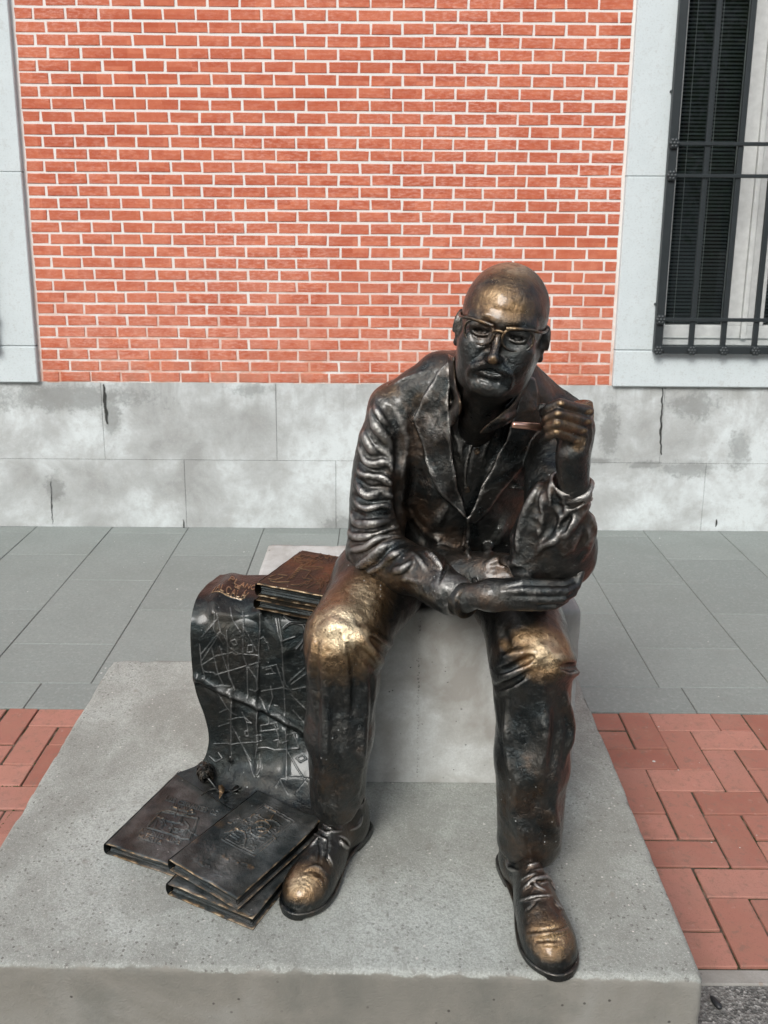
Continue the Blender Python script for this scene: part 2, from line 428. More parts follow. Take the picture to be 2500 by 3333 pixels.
M = dict(brick=m_brick(), mortar=m_mortar(), plaster=m_plaster(), stone=m_stone(), slab=m_slab(), paver=m_paver(),
         joint=m_joint(), slab_joint=plain('slab_joint_mortar', (.085, .088, .082), .95, 0, .4, 40), copper=plain('rubbed_copper', (.92, .56, .42), .28, 1.0, .10, 120), plinth=m_plinth(), block=concrete('seat_block_concrete', (.33, .315, .285), (.47, .475, .45), (.58, .60, .58), True, False, 1.5),
         kerb=concrete('kerb_concrete', (.22, .21, .19), (.30, .29, .265), (.36, .35, .33)), ground=m_asphalt(),
         bronze=m_bronze('waxed_dark_bronze'), bronze_book=m_bronze('brown_bronze_cover', .9, -.14, .12, (.9, .75, .6)), bronze_map=m_bronze('grey_black_bronze_sheet', .08, -.04, .12, (.66, .74, .76)), bronze_floor=m_bronze('dark_bronze_cover', .12, -.26, .12, (.85, 1.0, 1.05)),
         iron=plain('painted_black_iron', (.020, .026, .028), .45, .0, .3), frame=plain('grey_white_window_frame', (.52, .535, .52), .5),
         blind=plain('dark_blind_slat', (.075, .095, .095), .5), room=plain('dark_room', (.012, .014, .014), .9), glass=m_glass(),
         cord=plain('blind_cord', (.45, .48, .47), .8))
# ------------------------------------------------------------------ ground and paving
GY0, RY0, SY0, WY = 1.615, 1.63, 2.652, 4.40      # kerb front, red pavers, grey slabs, wall face
def sheet(name, x0, x1, y0, y1, z, mat, n=1):
    V, F = [], []
    for j in range(n + 1):
        for i in range(n + 1): V.append((x0 + (x1 - x0) * i / n, y0 + (y1 - y0) * j / n, z))
    for j in range(n):
        for i in range(n): a = j * (n + 1) + i; F.append((a, a + 1, a + n + 2, a + n + 1))
    return link(name, mesh_py(name, V, F), mat)
g = tag(sheet('ground', -400, 400, -400, 400, -.030, M['ground'], 8), kind='structure')
street = tag(sheet('street_surface', -30, 30, -30, 1.60, -.006, M['ground']), kind='structure')
PX0, PX1 = -7.4, 7.4
pav = empty('pavement', (0, 3.5, 0)); tag(pav, kind='structure')
link('joint_bed', box_mesh('joint_bed', (PX0, SY0 + .002, -.028), (PX1, WY + .03, -.0040)), M['slab_joint'], pav)
piece_cache = {}
def piece(name, w, d, h, bev, mat, loc, parent, key=None, jit=0):
    k = (name, round(w, 3), round(d, 3), key)
    if k not in piece_cache:
        bm = bmesh.new(); bm_box(bm, (-w / 2, -d / 2, -h), (w / 2, d / 2, 0), bev, 1)
        me = bm_mesh(name, bm); me.materials.append(mat); piece_cache[k] = me
    o = link(name, piece_cache[k], None, parent, loc)
    if jit: o.rotation_euler = (random.uniform(-jit, jit), random.uniform(-jit, jit), random.uniform(-jit, jit))
    return o
JW = .0032
for k in range(-15, 22):
    xa = -1.423 + .4015 * (k + 0); xb = xa + .4015
    if xb < PX0 or xa > PX1: continue
    ys = [y for y in np.arange(3.72 - .305 * (k % 2) - .61 * 3, 5.2, .6065) if 2.814 + .04 < y < WY - .02]
    ed = [2.814] + ys + [WY + .02]
    for y0, y1 in zip(ed[:-1], ed[1:]):
        piece('slab', .4015 - JW, y1 - y0 - JW, .02, .002, M['slab'], ((xa + xb) / 2, (y0 + y1) / 2, random.uniform(-.0008, .0008)), pav, jit=.0012)
for i in range(-15, 12):
    xa = 1.064 + .565 * i
    if xa + .565 > PX0 and xa < PX1:
        piece('slab', .565 - JW, 2.814 - SY0 - JW, .02, .002, M['slab'], (xa + .2825, (2.814 + SY0) / 2, random.uniform(-.0008, .0008)), pav, jit=.001)

red = empty('brick_path', (0, 2.1, 0)); tag(red, kind='structure')
link('joint_bed', box_mesh('joint_bed', (PX0, RY0 - .004, -.028), (PX1, SY0 + .001, -.0065)), M['joint'], red)
u_ = .1022
PL_X0, PL_X1, PL_Y0, PL_Y1, PL_Z = -.829, .592, 1.342, 2.484, .27
npav = 0; far_pav = []
def add_paver(x0, x1, y0, y1):
    global npav
    # nothing of it shows where the plinth covers it
    if x0 > PL_X0 + .02 and x1 < PL_X1 - .02 and y0 > PL_Y0: return
    jw = random.choice([.0035, .0045, .006, .008])
    w, d = x1 - x0 - jw, y1 - y0 - jw
    if x0 < -1.75 or x1 > 1.85:      # beyond the photograph: one joined field
        me_ = piece('paver', w, d, .022, .0022, M['paver'], (0, 0, 0), None); q_ = me_.data; bpy.data.objects.remove(me_)
        c_ = ((x0 + x1) / 2, (y0 + y1) / 2, random.uniform(-.003, .0015)); far_pav.append(([(v.co.x + c_[0], v.co.y + c_[1], v.co.z + c_[2]) for v in q_.vertices], [tuple(p.vertices) for p in q_.polygons])); return
    piece('paver', w, d, .022, .0022, M['paver'], ((x0 + x1) / 2 + random.uniform(-.0012, .0012), (y0 + y1) / 2 + random.uniform(-.0012, .0012), random.uniform(-.003, .0015)), red, jit=.008)
    npav += 1
for r in range(10):
    y1 = SY0 - .002 - u_ * r; y0 = y1 - u_
    for c in range(-80, 65):
        x0 = .800 + u_ * c; k = (c - r) % 4
        if x0 < PX0 or x0 > PX1 - .2: continue
        if k == 0: add_paver(x0, x0 + u_, y0 - (u_ if r < 9 else 0), y1)
        elif k == 3 and r == 0: add_paver(x0, x0 + u_, y0, y1)
        elif k == 1: add_paver(x0, x0 + 2 * u_, y0, y1)
V, F = join_geo(far_pav); tag(link('paver_field', mesh_py('paver_field', V, F), M['paver'], red), kind='stuff')
kerb = tag(link('kerb_strip', box_mesh('kerb_strip', (PX0, 1.585, -.03), (PX1, RY0 - .006, -.0008), .003), M['kerb']), kind='structure')

# moss in the open joints beside the plinth
moss_parts = []
for (px0, py0, px1, py1, wd) in [(85, 2544, 135, 2550, .010), (0, 2556, 125, 2556, .007), (92, 2540, 135, 2487, .006), (30, 2478, 130, 2482, .005), (0, 2622, 88, 2624, .006), (0, 2690, 42, 2632, .005), (0, 2700, 44, 2700, .005)]:
    a, b = Uz(px0, py0, 0), Uz(px1, py1, 0)
    for i in range(int(np.linalg.norm(b - a) / .0022)):
        q = a + (b - a) * random.random() + np.array([random.gauss(0, wd * .28), random.gauss(0, wd * .28), 0]); s = random.uniform(.0012, .0032)
        V = [(q[0] + s * x, q[1] + s * y, -.0055 + (s * 1.3 if zz else 0)) for x, y, zz in ((-1, -1, 0), (1, -1, 0), (1, 1, 0), (-1, 1, 0), (0, 0, 1))]
        moss_parts.append((V, [(0, 1, 4), (1, 2, 4), (2, 3, 4), (3, 0, 4)]))
V, F = join_geo(moss_parts)
tag(link('moss', mesh_py('moss', V, F), plain('moss', (.045, .058, .016), .95, 0, .5, 200)), 'green moss growing in the red paver joints beside the plinth', 'moss', kind='stuff')

# a dark seed pod on the aggregate, by the front corner of the plinth
sc_ = Uz(2330, 3262, 0.0)
bm = bmesh.new(); bmesh.ops.create_uvsphere(bm, u_segments=16, v_segments=10, radius=1)
for v in bm.verts:
    z = v.co.y; v.co = Vector((v.co.x * .0075 * (1 - .25 * z), v.co.y * .017, max(v.co.z * .007, -.006)))
pod = link('seed_pod', bm_mesh('seed_pod', bm, True), plain('seed_pod', (.02, .022, .024), .45)); pod.location = (sc_[0], sc_[1], -.0005); pod.rotation_euler = (0, 0, .35)
tag(pod, 'small black oval seed pod lying on the rough aggregate by the plinth corner', 'seed pod')
# crumbs of litter and grit on the pavers
lit = []
for i in range(150):
    x, y = random.uniform(-1.9, 1.95), random.uniform(1.66, 4.3)
    if PL_X0 - .02 < x < PL_X1 + .02 and y < PL_Y1: continue
    s = random.uniform(.0012, .0034) * (1 if random.random() < .85 else 1.8)
    a = random.random() * 6.28
    pts = [(x + s * math.cos(a + t) * random.uniform(.6, 1.2), y + s * .8 * math.sin(a + t) * random.uniform(.6, 1.2), .0006) for t in (0, 1.2, 2.5, 3.8, 5)]
    pts.append((x, y, .0006 + s * .5)); lit.append((pts, [(0, 1, 5), (1, 2, 5), (2, 3, 5), (3, 4, 5), (4, 0, 5)]))
V, F = join_geo(lit)
tag(link('grit', mesh_py('grit', V, F), plain('pale_grit', (.52, .52, .49), .9, 0, .5, 900)), 'pale grit and crumbs scattered over the paving', 'grit', kind='stuff')

# ------------------------------------------------------------------ the building
bld = empty('brick_building', (0, WY, 0), 'red brick building with pale stone window surrounds and a grey stone base', 'building')
XL, XR = -1.747, 1.170      # brick panel between the two window surrounds
Z1, ZT = .782, 4.6
BFACE, MFACE, SFACE, JFACE = WY - .0022, WY + .0010, WY, WY - .026
OPL, OPR, WOW = XL - .20, 1.367, 1.0      # left opening's right edge, right opening's left edge, opening width
def bquad(name, x0, x1, z0, z1, y0, y1, mat, parent, bev=0):
    return link(name, box_mesh(name, (x0, y0, z0), (x1, y1, z1), bev), mat, parent)
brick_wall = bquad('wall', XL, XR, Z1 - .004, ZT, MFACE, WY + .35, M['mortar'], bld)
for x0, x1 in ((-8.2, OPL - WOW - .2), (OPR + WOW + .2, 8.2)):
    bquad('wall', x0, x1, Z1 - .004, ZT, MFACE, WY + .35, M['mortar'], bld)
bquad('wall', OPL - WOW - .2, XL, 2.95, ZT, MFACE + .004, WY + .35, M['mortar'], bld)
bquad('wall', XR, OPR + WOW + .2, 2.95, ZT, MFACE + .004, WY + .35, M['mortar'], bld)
# bricks
CH, JT = .0574, .0108
def brick_mesh(w, h, seed):
    r = random.Random(seed); bm = bmesh.new(); bm_box(bm, (-w / 2, 0, -h / 2), (w / 2, .02, h / 2), 0)
    for v in bm.verts:
        v.co.x += r.uniform(-.0018, .0018); v.co.z += r.uniform(-.0015, .0015); v.co.y += r.uniform(-.0012, .0012) if v.co.y < .01 else 0
    es = [e for e in bm.edges if all(v.co.y < .01 for v in e.verts)]
    bmesh.ops.bevel(bm, geom=es, offset=.0022, segments=1, affect='EDGES')
    bmesh.ops.recalc_face_normals(bm, faces=bm.faces)
    return bm_mesh('brick', bm)
bcache = {}
def get_brick(w):
    k = (round(w / .004), random.randrange(5))
    if k not in bcache:
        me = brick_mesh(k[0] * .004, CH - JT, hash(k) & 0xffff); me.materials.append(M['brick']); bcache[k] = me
    return bcache[k]
bricks = []
def lay(x0, x1, z0, z1, main):
    row = 0; z = z0 - .003
    while z < z1:
        x = x0 + .012; off = [.0, .062][row % 2]; first = True
        while x < x1 - .02:
            w = (.075 + .03 if row % 2 == 0 else .148) if first else max(.06, nxt - x + random.uniform(-.005, .005))
            if first and row % 2 == 0: w = .092
            if first: nxt = x + w
            nxt += .1522 if not first else 0; w = w if first else max(.06, nxt - x + random.uniform(-.006, .006))
            first = False; e = min(x + w, x1 - .010)
            if x1 - .010 - e < .05: e = x1 - .010
            if e - x > .03: bricks.append((x, e, z + CH / 2, main))
            x = e
        z += CH; row += 1
lay(XL, XR, Z1, ZT - .05, True)
lay(-8.2, OPL - WOW - .2, Z1, ZT - .05, False); lay(OPR + WOW + .2, 8.2, Z1, ZT - .05, False)
def vis(b):
    p = proj([((b[0] + b[1]) / 2, BFACE, b[2])])[0]
    if not b[3] or not (10 < p[0] < 2490 and -5 < p[1] < 1300): return -1
    hid = 1180 < p[0] < 1900 and p[1] > 1150 + abs(p[0] - 1560) * .1 or (p[0] - 1645) ** 2 / 150 ** 2 + (p[1] - 1060) ** 2 / 210 ** 2 < 1
    return -1 if hid else (b[1] - b[0]) * (1 + p[1] * -1e-4)
order = sorted(range(len(bricks)), key=lambda i: -vis(bricks[i]))
single = set(order[:300]); rest = []
for i, (x0, x1, zc, mn) in enumerate(bricks):
    w = x1 - x0 - JT; me = get_brick(w)
    dx, dz, dy = (x0 + x1) / 2, zc + random.uniform(-.0012, .0012), BFACE + random.uniform(-.0008, .0012)
    if i in single:
        link('brick', me, None, brick_wall, (dx, dy, dz))
    else:
        b = len(rest)
        rest.append(([(v.co.x + dx, v.co.y + dy, v.co.z + dz) for v in me.vertices], [tuple(p.vertices) for p in me.polygons]))
V, F = join_geo(rest)
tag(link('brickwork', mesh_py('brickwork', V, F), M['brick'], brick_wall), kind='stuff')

# stone base: two courses of blocks with fine joints
base = bquad('stone_base', -8.2, 8.2, -.03, Z1 - .006, SFACE + .0040, WY + .34, M['slab_joint'], bld)
def stone_block(x0, x1, z0, z1, seed):
    nx, nz = max(2, int((x1 - x0) / .035)), max(2, int((z1 - z0) / .035)); r = np.random.default_rng(seed)
    xs, zs = np.linspace(x0 + .0010, x1 - .0010, nx + 1), np.linspace(z0 + .0010, z1 - .0010, nz + 1)
    X, Z = np.meshgrid(xs, zs); P = np.stack([X, np.zeros_like(X), Z], -1)
    ed = np.minimum.reduce([X - xs[0], xs[-1] - X, Z - zs[0], zs[-1] - Z])
    Y = SFACE + fbm(P + seed, 7, 3) * .0022
    # spalled edges
    sp = np.clip(fbm(P + 11, 9, 2) - .18, 0, 1) * np.clip(1 - ed / .05, 0, 1); Y = Y + sp * .006
    V = np.stack([X, Y, Z], -1).reshape(-1, 3); Q = []
    for j in range(nz):
        for i in range(nx): a = j * (nx + 1) + i; Q.append((a, a + 1, a + nx + 2, a + nx + 1))
    me = mesh_np('stone_block', V, Q)
    # sides back to the core
    bm = bmesh.new(); bm.from_mesh(me); be = [e for e in bm.edges if e.is_boundary]
    ex = bmesh.ops.extrude_edge_only(bm, edges=be)
    for e_ in be: e_.smooth = False
    for v in [q for q in ex['geom'] if isinstance(q, bmesh.types.BMVert)]: v.co.y = SFACE + .03
    bmesh.ops.recalc_face_normals(bm, faces=bm.faces); bm.to_mesh(me); bm.free(); me.set_sharp_from_angle(angle=math.radians(45))
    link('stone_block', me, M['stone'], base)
zm = .372
tj = [-8.2, -4.1, -2.9, -1.44, -.545, .30, 1.445, 2.75, 4.0, 8.2]
bj = [-8.2, -3.6, -2.1, -1.03, -.24, .62, 1.69, 2.9, 4.2, 8.2]
for i in range(9):
    stone_block(tj[i], tj[i + 1], zm, Z1, i + 1); stone_block(bj[i], bj[i + 1], 0.0, zm, i + 30)

# cracks: dark fissures set into the stone face
def fissure(pts, wd):
    P = np.array([Uzw(px, py) for px, py in pts]); P = spline(P, step=.008)
    P[:, 0] += vnoise(P * 1.0, 60) * .004; n = len(P); t = np.linspace(0, 1, n)
    ww = wd * (.45 + .55 * np.sin(np.pi * t)) * (1 + .5 * vnoise(P, 45))
    V, F = [], []
    for i in range(n):
        V += [(P[i, 0] - ww[i], WY - .0030, P[i, 2]), (P[i, 0] + ww[i], WY - .0030, P[i, 2]), (P[i, 0], WY - .0026, P[i, 2])]
    for i in range(n - 1):
        a = i * 3; F += [(a, a + 2, a + 5, a + 3), (a + 2, a + 1, a + 4, a + 5)]
    return V, F
def Uzw(px, py): return U(px, py, WY)
cr = [fissure([(338, 1250), (341, 1300), (346, 1345), (350, 1380)], .007),
      fissure([(2158, 1262), (2153, 1350), (2150, 1420), (2152, 1480)], .0050), fissure([(165, 1565), (168, 1620), (172, 1705)], .0025), fissure([(597, 1690), (597, 1722)], .004),fissure([(2332, 1690), (2328, 1715)], .004)]
V, F = join_geo(cr)
link('crack', mesh_py('crack', V, F), plain('crack_dirt', (.035, .037, .034), .95), base)

# window surrounds, frames, blinds and iron grilles
def window(side):
    s = 1 if side == 'R' else -1
    e0 = OPR if s > 0 else OPL            # opening edge next to the brick panel
    def sx(a): return e0 + s * a
    def span(a, b): return (min(sx(a), sx(b)), max(sx(a), sx(b)))
    sur = empty('window_surround', ((sx(.5)), WY, Z1)); sur.parent = bld; sur.location = Vector((sx(.5), 0, Z1))
    bw = .197 if s > 0 else .20
    for a, b in ((-bw, 0), (WOW, WOW + .2)):
        x0, x1 = span(a, b)
        bquad('jamb_stone', x0, x1, .968, 1.812, JFACE, WY + .30, M['plaster'], sur, .004)
        bquad('jamb_stone', x0, x1, 1.8132, 2.9, JFACE + .0005, WY + .30, M['plaster'], sur, .004)
    x0, x1 = span(-bw, WOW + .2)
    bquad('sill_stone', x0, x1, Z1 - .002, .9655, JFACE - .001, WY + .30, M['plaster'], sur, .005)
    bquad('lintel_stone', x0, x1, 2.9035, 3.1, JFACE, WY + .30, M['plaster'], sur, .004)
    # window set back in the reveal
    win = empty('window', (sx(.5), WY + .14, .97)); win.parent = bld; win.location = Vector((sx(.5), .14, .97))
    fy0, fy1 = WY + .14, WY + .19
    zb, zt = .972, 2.9
    def fr(a, b, z0, z1, dy=0.0, nm='frame'):
        x0, x1 = span(a, b); bquad(nm, x0, x1, z0, z1, fy0 + dy, fy1, M['frame'], win, .003)
    fr(0, WOW, zb, zb + .035); fr(0, WOW, zt - .05, zt)
    fr(0, .035, zb + .035, zt - .05); fr(WOW - .035, WOW, zb + .035, zt - .05)
    for a, b in ((.037, .485), (.515, WOW - .037)):
        fr(a, b, zb + .037, zb + .105, -.012, 'sash'); fr(a, b, zt - .12, zt - .052, -.012, 'sash')
        st = .055 if a < .1 else .085; en = .085 if a < .1 else .055
        fr(a, a + st, zb + .105, zt - .12, -.012, 'sash'); fr(b - en, b, zb + .105, zt - .12, -.012, 'sash')
        x0, x1 = span(a + st - .004, b - en + .004)
        bquad('pane', x0, x1, zb + .10, zt - .115, fy0 + .012, fy0 + .016, M['glass'], win)
        # venetian blind behind the pane
        parts = []; z = zb + .11
        while z < zt - .13:
            bm_ = [(x0, fy1 + .012, z), (x1, fy1 + .012, z), (x1, fy1 + .026, z + .0115), (x0, fy1 + .026, z + .0115)]
            bk = [(x, y + .0012, zz) for x, y, zz in bm_]
            parts.append((bm_ + bk, [(0, 1, 2, 3), (7, 6, 5, 4), (0, 4, 5, 1), (3, 2, 6, 7)])); z += .0185
        V, F = join_geo(parts); tag(link('blind_slats', mesh_py('blind_slats', V, F), M['blind'], win), kind='stuff')
        for q in (.22, .62):
            xx = x0 + (x1 - x0) * q; V, F = tube_geo([(xx, fy1 + .009, zb + .11), (xx, fy1 + .009, zt - .13)], .0013, 5)
            link('blind_cord', mesh_py('blind_cord', V, F), M['cord'], win)
    fr(.487, .513, zb + .037, zt - .052, -.024, 'mullion')
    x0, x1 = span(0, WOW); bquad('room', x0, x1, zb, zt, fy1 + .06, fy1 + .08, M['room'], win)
    return
window('R'); window('L')
def grille(side):
    s = 1 if side == 'R' else -1
    e0 = OPR if s > 0 else OPL
    gr = empty('window_grille', (e0 + s * .5, WY - .05, .95), 'black iron window grille on the window right of the seated statue' if s > 0 else 'black iron window grille at the wall edge, only its corner showing', 'grille', 'iron window grilles')
    gy = WY - .055
    def bar(nm, x0, x1, z0, z1, t=.011, y=gy):
        link(nm, box_mesh(nm, (min(x0, x1), y - t, z0), (max(x0, x1), y + t, z1), .0025), M['iron'], gr)
    z0, zt = .962, 2.95
    bw = .0125
    for i in range(7):
        x = e0 + s * (.012 + .158 * i) if i else e0 + s * .004
        ww = bw if i else .020
        bar('vertical_bar', x - ww, x + ww, z0, zt, ww * .8)
    xa, xb = e0 + s * -.012, e0 + s * .98
    for i, z in enumerate((1.128, 1.815, 1.962)):
        bar('cross_bar', xa, xb, z - .009, z + .009, .007, gy - .012)
    bar('bottom_bar', xa, xb, z0 - .004, z0 + .033, .009, gy - .010)
    def boss(x, z, r):
        bm = bmesh.new()
        for k in range(7):
            a = k * 2 * math.pi / 6; rr = 0 if k == 6 else r * .62; c = Vector((x + rr * math.cos(a), gy - .024, z + rr * math.sin(a)))
            q = bmesh.ops.create_uvsphere(bm, u_segments=8, v_segments=6, radius=r * (.5 if k < 6 else .55), matrix=Matrix.Translation(c))
        link('rosette', bm_mesh('rosette', bm, True), M['iron'], gr)
    for i in range(7):
        x = e0 + s * (.012 + .158 * i) if i else e0 + s * .004
        boss(x, z0 + .014, .023)
    for z in (1.128, 1.815, 1.962): boss(e0 + s * .004, z, .025)
    for z in (1.2, 2.2):   # fixing spikes into the jamb
        bar('wall_spike', e0 - s * .02, e0 + s * .006, z - .006, z + .006, .006, gy + .03)
        link('wall_spike', box_mesh('wall_spike', (e0 - .006 - (.012 if s > 0 else 0), gy, z - .006), (e0 + .006 + (0 if s > 0 else .012), WY + .02, z + .006)), M['iron'], gr)
grille('R'); grille('L')

# ------------------------------------------------------------------ plinth and seat block
def chipped_box(name, lo, hi, h, rad, amp, mat, taper=0.0, skew=None, chip=0.012):
    """box skinned with a fine grid; rounded, chipped edges"""
    lo, hi = np.array(lo, float), np.array(hi, float); V, Q = [], []
    for ax in range(3):
        for sd in (0, 1):
            if ax == 2 and sd == 0: continue
            a, b = [i for i in range(3) if i != ax]
            na, nb = max(2, int((hi[a] - lo[a]) / h)), max(2, int((hi[b] - lo[b]) / h))
            A, B = np.meshgrid(np.linspace(lo[a], hi[a], na + 1), np.linspace(lo[b], hi[b], nb + 1))
            P = np.zeros(A.shape + (3,)); P[..., a] = A; P[..., b] = B; P[..., ax] = hi[ax] if sd else lo[ax]
            base_ = len(V); V += list(P.reshape(-1, 3))
            flip = (sd == 1) ^ (ax == 1)
            for j in range(nb):
                for i in range(na):
                    q = base_ + j * (na + 1) + i; f = (q, q + 1, q + na + 2, q + na + 1)
                    Q.append(f if flip else f[::-1])
    V = np.array(V)
    # round: pull towards the inset box
    r = rad * (1 + .6 * fbm(V, 14, 2)) + chip * np.clip(fbm(V + 5, 22, 3) - .12, 0, 1) * 2
    r = np.maximum(r, .002)[:, None]
    l2 = lo + r; h2 = hi - r; l2[:, 2] = lo[2] - 1
    C = np.clip(V, l2, h2); d = V - C; n = np.linalg.norm(d, axis=1)[:, None]
    V = np.where(n > 1e-9, C + d / np.maximum(n, 1e-9) * np.minimum(n, r), V)
    V += fbm(V, 16, 3)[:, None] * amp * np.array([1, 1, .6])
    if skew is not None: V = skew(V)
    me = mesh_np(name, V, Q)
    bm = bmesh.new(); bm.from_mesh(me); bmesh.ops.remove_doubles(bm, verts=bm.verts, dist=.0004); bmesh.ops.recalc_face_normals(bm, faces=bm.faces); bm.to_mesh(me); bm.free()
    for p in me.polygons: p.use_smooth = True
    return link(name, me, mat)
def sk(V):
    V = V.copy(); f = np.clip((1.6 - V[:, 1]) / .25, 0, 1); V[:, 1] -= f * (V[:, 0] + .12) * .018; return V
plinth = chipped_box('plinth', (PL_X0, PL_Y0, -.02), (PL_X1, PL_Y1, PL_Z), .010, .008, .0012, M['plinth'], skew=sk)
tag(plinth, 'low square concrete plinth carrying the seated statue and books', 'plinth')
BX0, BX1, BY0, BY1, BZ = -.314, .467, 1.89, 2.30, .725
block = chipped_box('seat_block', (BX0, BY0, PL_Z + .001), (BX1, BY1, BZ), .012, .006, .0012, M['block'])
# line of air holes where two pours of the seat block meet
sm = []
for i in range(46):
    z = PL_Z + .02 + i * .0092 + random.uniform(-.002, .002); x = .091 + random.gauss(0, .0012); r = random.uniform(.0008, .0026)
    sm.append(([(x + r * math.cos(a) * random.uniform(.7, 1.3), BY0 - .0006, z + r * 1.4 * math.sin(a)) for a in np.linspace(0, 5.5, 7)] + [(x, BY0 + .002, z)], [(k, (k + 1) % 7, 7) for k in range(7)]))
for i in range(70):
    z, x = random.uniform(PL_Z + .02, BZ - .03), random.uniform(BX0 + .02, BX1 - .02); r = random.uniform(.0007, .0020)
    sm.append(([(x + r * math.cos(a) * random.uniform(.7, 1.3), BY0 - .0012, z + r * math.sin(a)) for a in np.linspace(0, 5.5, 7)] + [(x, BY0 + .002, z)], [(k, (k + 1) % 7, 7) for k in range(7)]))
V, F = join_geo(sm); tag(link('air_holes', mesh_py('air_holes', V, F), plain('hole_dirt', (.10, .10, .092), .95), block), kind='stuff')
tag(block, 'pale concrete seat block under the statue, standing on the low plinth', 'block')
# ------------------------------------------------------------------ small sculpting kit: distance fields -> meshes
f32 = np.float32
def A3(v): return np.asarray(v, f32)
def unit(v): v = np.asarray(v, float); return v / (np.linalg.norm(v) + 1e-12)
class Rcone:
    def __init__(s, a, b, ra, rb):
        s.a, s.b, s.ra, s.rb = A3(a), A3(b), ra, rb; m_ = max(ra, rb)
        s.lo = np.minimum(s.a, s.b) - m_; s.hi = np.maximum(s.a, s.b) + m_; s.ab = s.b - s.a; s.l2 = float(s.ab @ s.ab) + 1e-12
    def __call__(s, P):
        q = P - s.a; t = np.clip((q @ s.ab) / s.l2, 0, 1)
        return np.linalg.norm(q - t[..., None] * s.ab, axis=-1) - (s.ra + (s.rb - s.ra) * t)
class Chain:
    """tube through a run of points with a radius at each"""
    def __init__(s, pts, r):
        s.p = A3(pts); n = len(s.p); s.r = np.broadcast_to(np.asarray(r, f32), (n,)); m_ = float(s.r.max())
        s.lo = s.p.min(0) - m_; s.hi = s.p.max(0) + m_
    def __call__(s, P):
        d = None
        for a, b, ra, rb in zip(s.p[:-1], s.p[1:], s.r[:-1], s.r[1:]):
            ab = b - a; q = P - a; t = np.clip((q @ ab) / (float(ab @ ab) + 1e-12), 0, 1)
            e = np.linalg.norm(q - t[..., None] * ab, axis=-1) - (ra + (rb - ra) * t)
            d = e if d is None else np.minimum(d, e)
        return d
class Ell:
    def __init__(s, c, r, R=None):
        s.c, s.r = A3(c), A3(r); s.R = None if R is None else A3(R); m_ = float(s.r.max()); s.lo, s.hi = s.c - m_, s.c + m_
    def __call__(s, P):
        q = P - s.c
        if s.R is not None: q = q @ s.R.T
        k0 = np.linalg.norm(q / s.r, axis=-1); k1 = np.linalg.norm(q / (s.r * s.r), axis=-1) + 1e-9
        return k0 * (k0 - 1) / k1
class Econe:
    """limb with an oval section: radius (ra..rb) along 'side', flat*radius across"""
    def __init__(s, a, b, ra, rb, side, flat):
        a, b = np.asarray(a, float), np.asarray(b, float); w_ = unit(b - a); sd = unit(np.asarray(side, float) - w_ * (w_ @ np.asarray(side, float))); n_ = np.cross(w_, sd)
        s.R = A3(np.stack([sd, n_ / flat, w_])); s.a = A3(a); s.L = float(np.linalg.norm(b - a)); s.ra, s.rb, s.flat = ra, rb, min(1, flat)
        m_ = max(ra, rb) * max(1, flat); s.lo = A3(np.minimum(a, b) - m_); s.hi = A3(np.maximum(a, b) + m_)
    def __call__(s, P):
        q = (P - s.a) @ s.R.T; t = np.clip(q[..., 2] / s.L, 0, 1)
        z = q[..., 2] - t * s.L
        return (np.sqrt(q[..., 0] ** 2 + q[..., 1] ** 2 + z * z) - (s.ra + (s.rb - s.ra) * t)) * s.flat
class RBox:
    def __init__(s, c, half, R, r):
        s.c, s.h, s.R, s.r = A3(c), A3(half) - r, A3(R), r; m_ = float(np.linalg.norm(half)); s.lo, s.hi = s.c - m_, s.c + m_
    def __call__(s, P):
        q = np.abs((P - s.c) @ s.R.T) - s.h
        return np.linalg.norm(np.maximum(q, 0), axis=-1) + np.minimum(q.max(-1), 0) - s.r
class Prism:
    """closed outline (3-D points near a plane) thickened along the plane normal"""
    def __init__(s, pts, normal, t0, t1, r=0.0):
        pts = np.asarray(pts, float); c = pts.mean(0); n_ = unit(normal); x_ = unit(np.cross([0.1, 0.2, 1.0], n_)); y_ = np.cross(n_, x_)
        s.R = A3(np.stack([x_, y_, n_])); s.c = A3(c); s.q = A3((pts - c) @ np.stack([x_, y_, n_]).T)[:, :2]; s.t0, s.t1, s.r = t0, t1, r
        m_ = float(np.linalg.norm(pts - c, axis=1).max()) + max(abs(t0), abs(t1)); s.lo, s.hi = s.c - m_, s.c + m_
    def poly(s, P):
        p = (P - s.c) @ s.R.T; x, y = p[..., 0], p[..., 1]; d = np.full(x.shape, 1e9, f32); ins = np.zeros(x.shape, bool)
        for (ax, ay), (bx, by) in zip(s.q, np.roll(s.q, -1, 0)):
            ex, ey = bx - ax, by - ay; wx, wy = x - ax, y - ay; t = np.clip((wx * ex + wy * ey) / (ex * ex + ey * ey + 1e-12), 0, 1)
            d = np.minimum(d, (wx - t * ex) ** 2 + (wy - t * ey) ** 2)
            cr = ((ay > y) != (by > y)) & (x < (bx - ax) * (y - ay) / (by - ay + 1e-12) + ax); ins ^= cr
        return np.where(ins, -1, 1) * np.sqrt(d), p[..., 2]
    def __call__(s, P):
        d, z = s.poly(P); dz = np.maximum(s.t0 - z, z - s.t1); return np.maximum(d, dz) - s.r
class Inflate:
    """outline panel lying on another field: raised by h"""
    def __init__(s, field, prism, h):
        s.f, s.p, s.h = field, prism, h; s.lo, s.hi = prism.lo, prism.hi
    def __call__(s, P):
        return np.maximum(s.f.points(P) - s.h, s.p(P))
def smin(a, b, k):
    if k <= 0: return np.minimum(a, b)
    h = np.clip(.5 + .5 * (b - a) / k, 0, 1); return b + (a - b) * h - k * h * (1 - h)
def smax(a, b, k): return -smin(-a, -b, k)
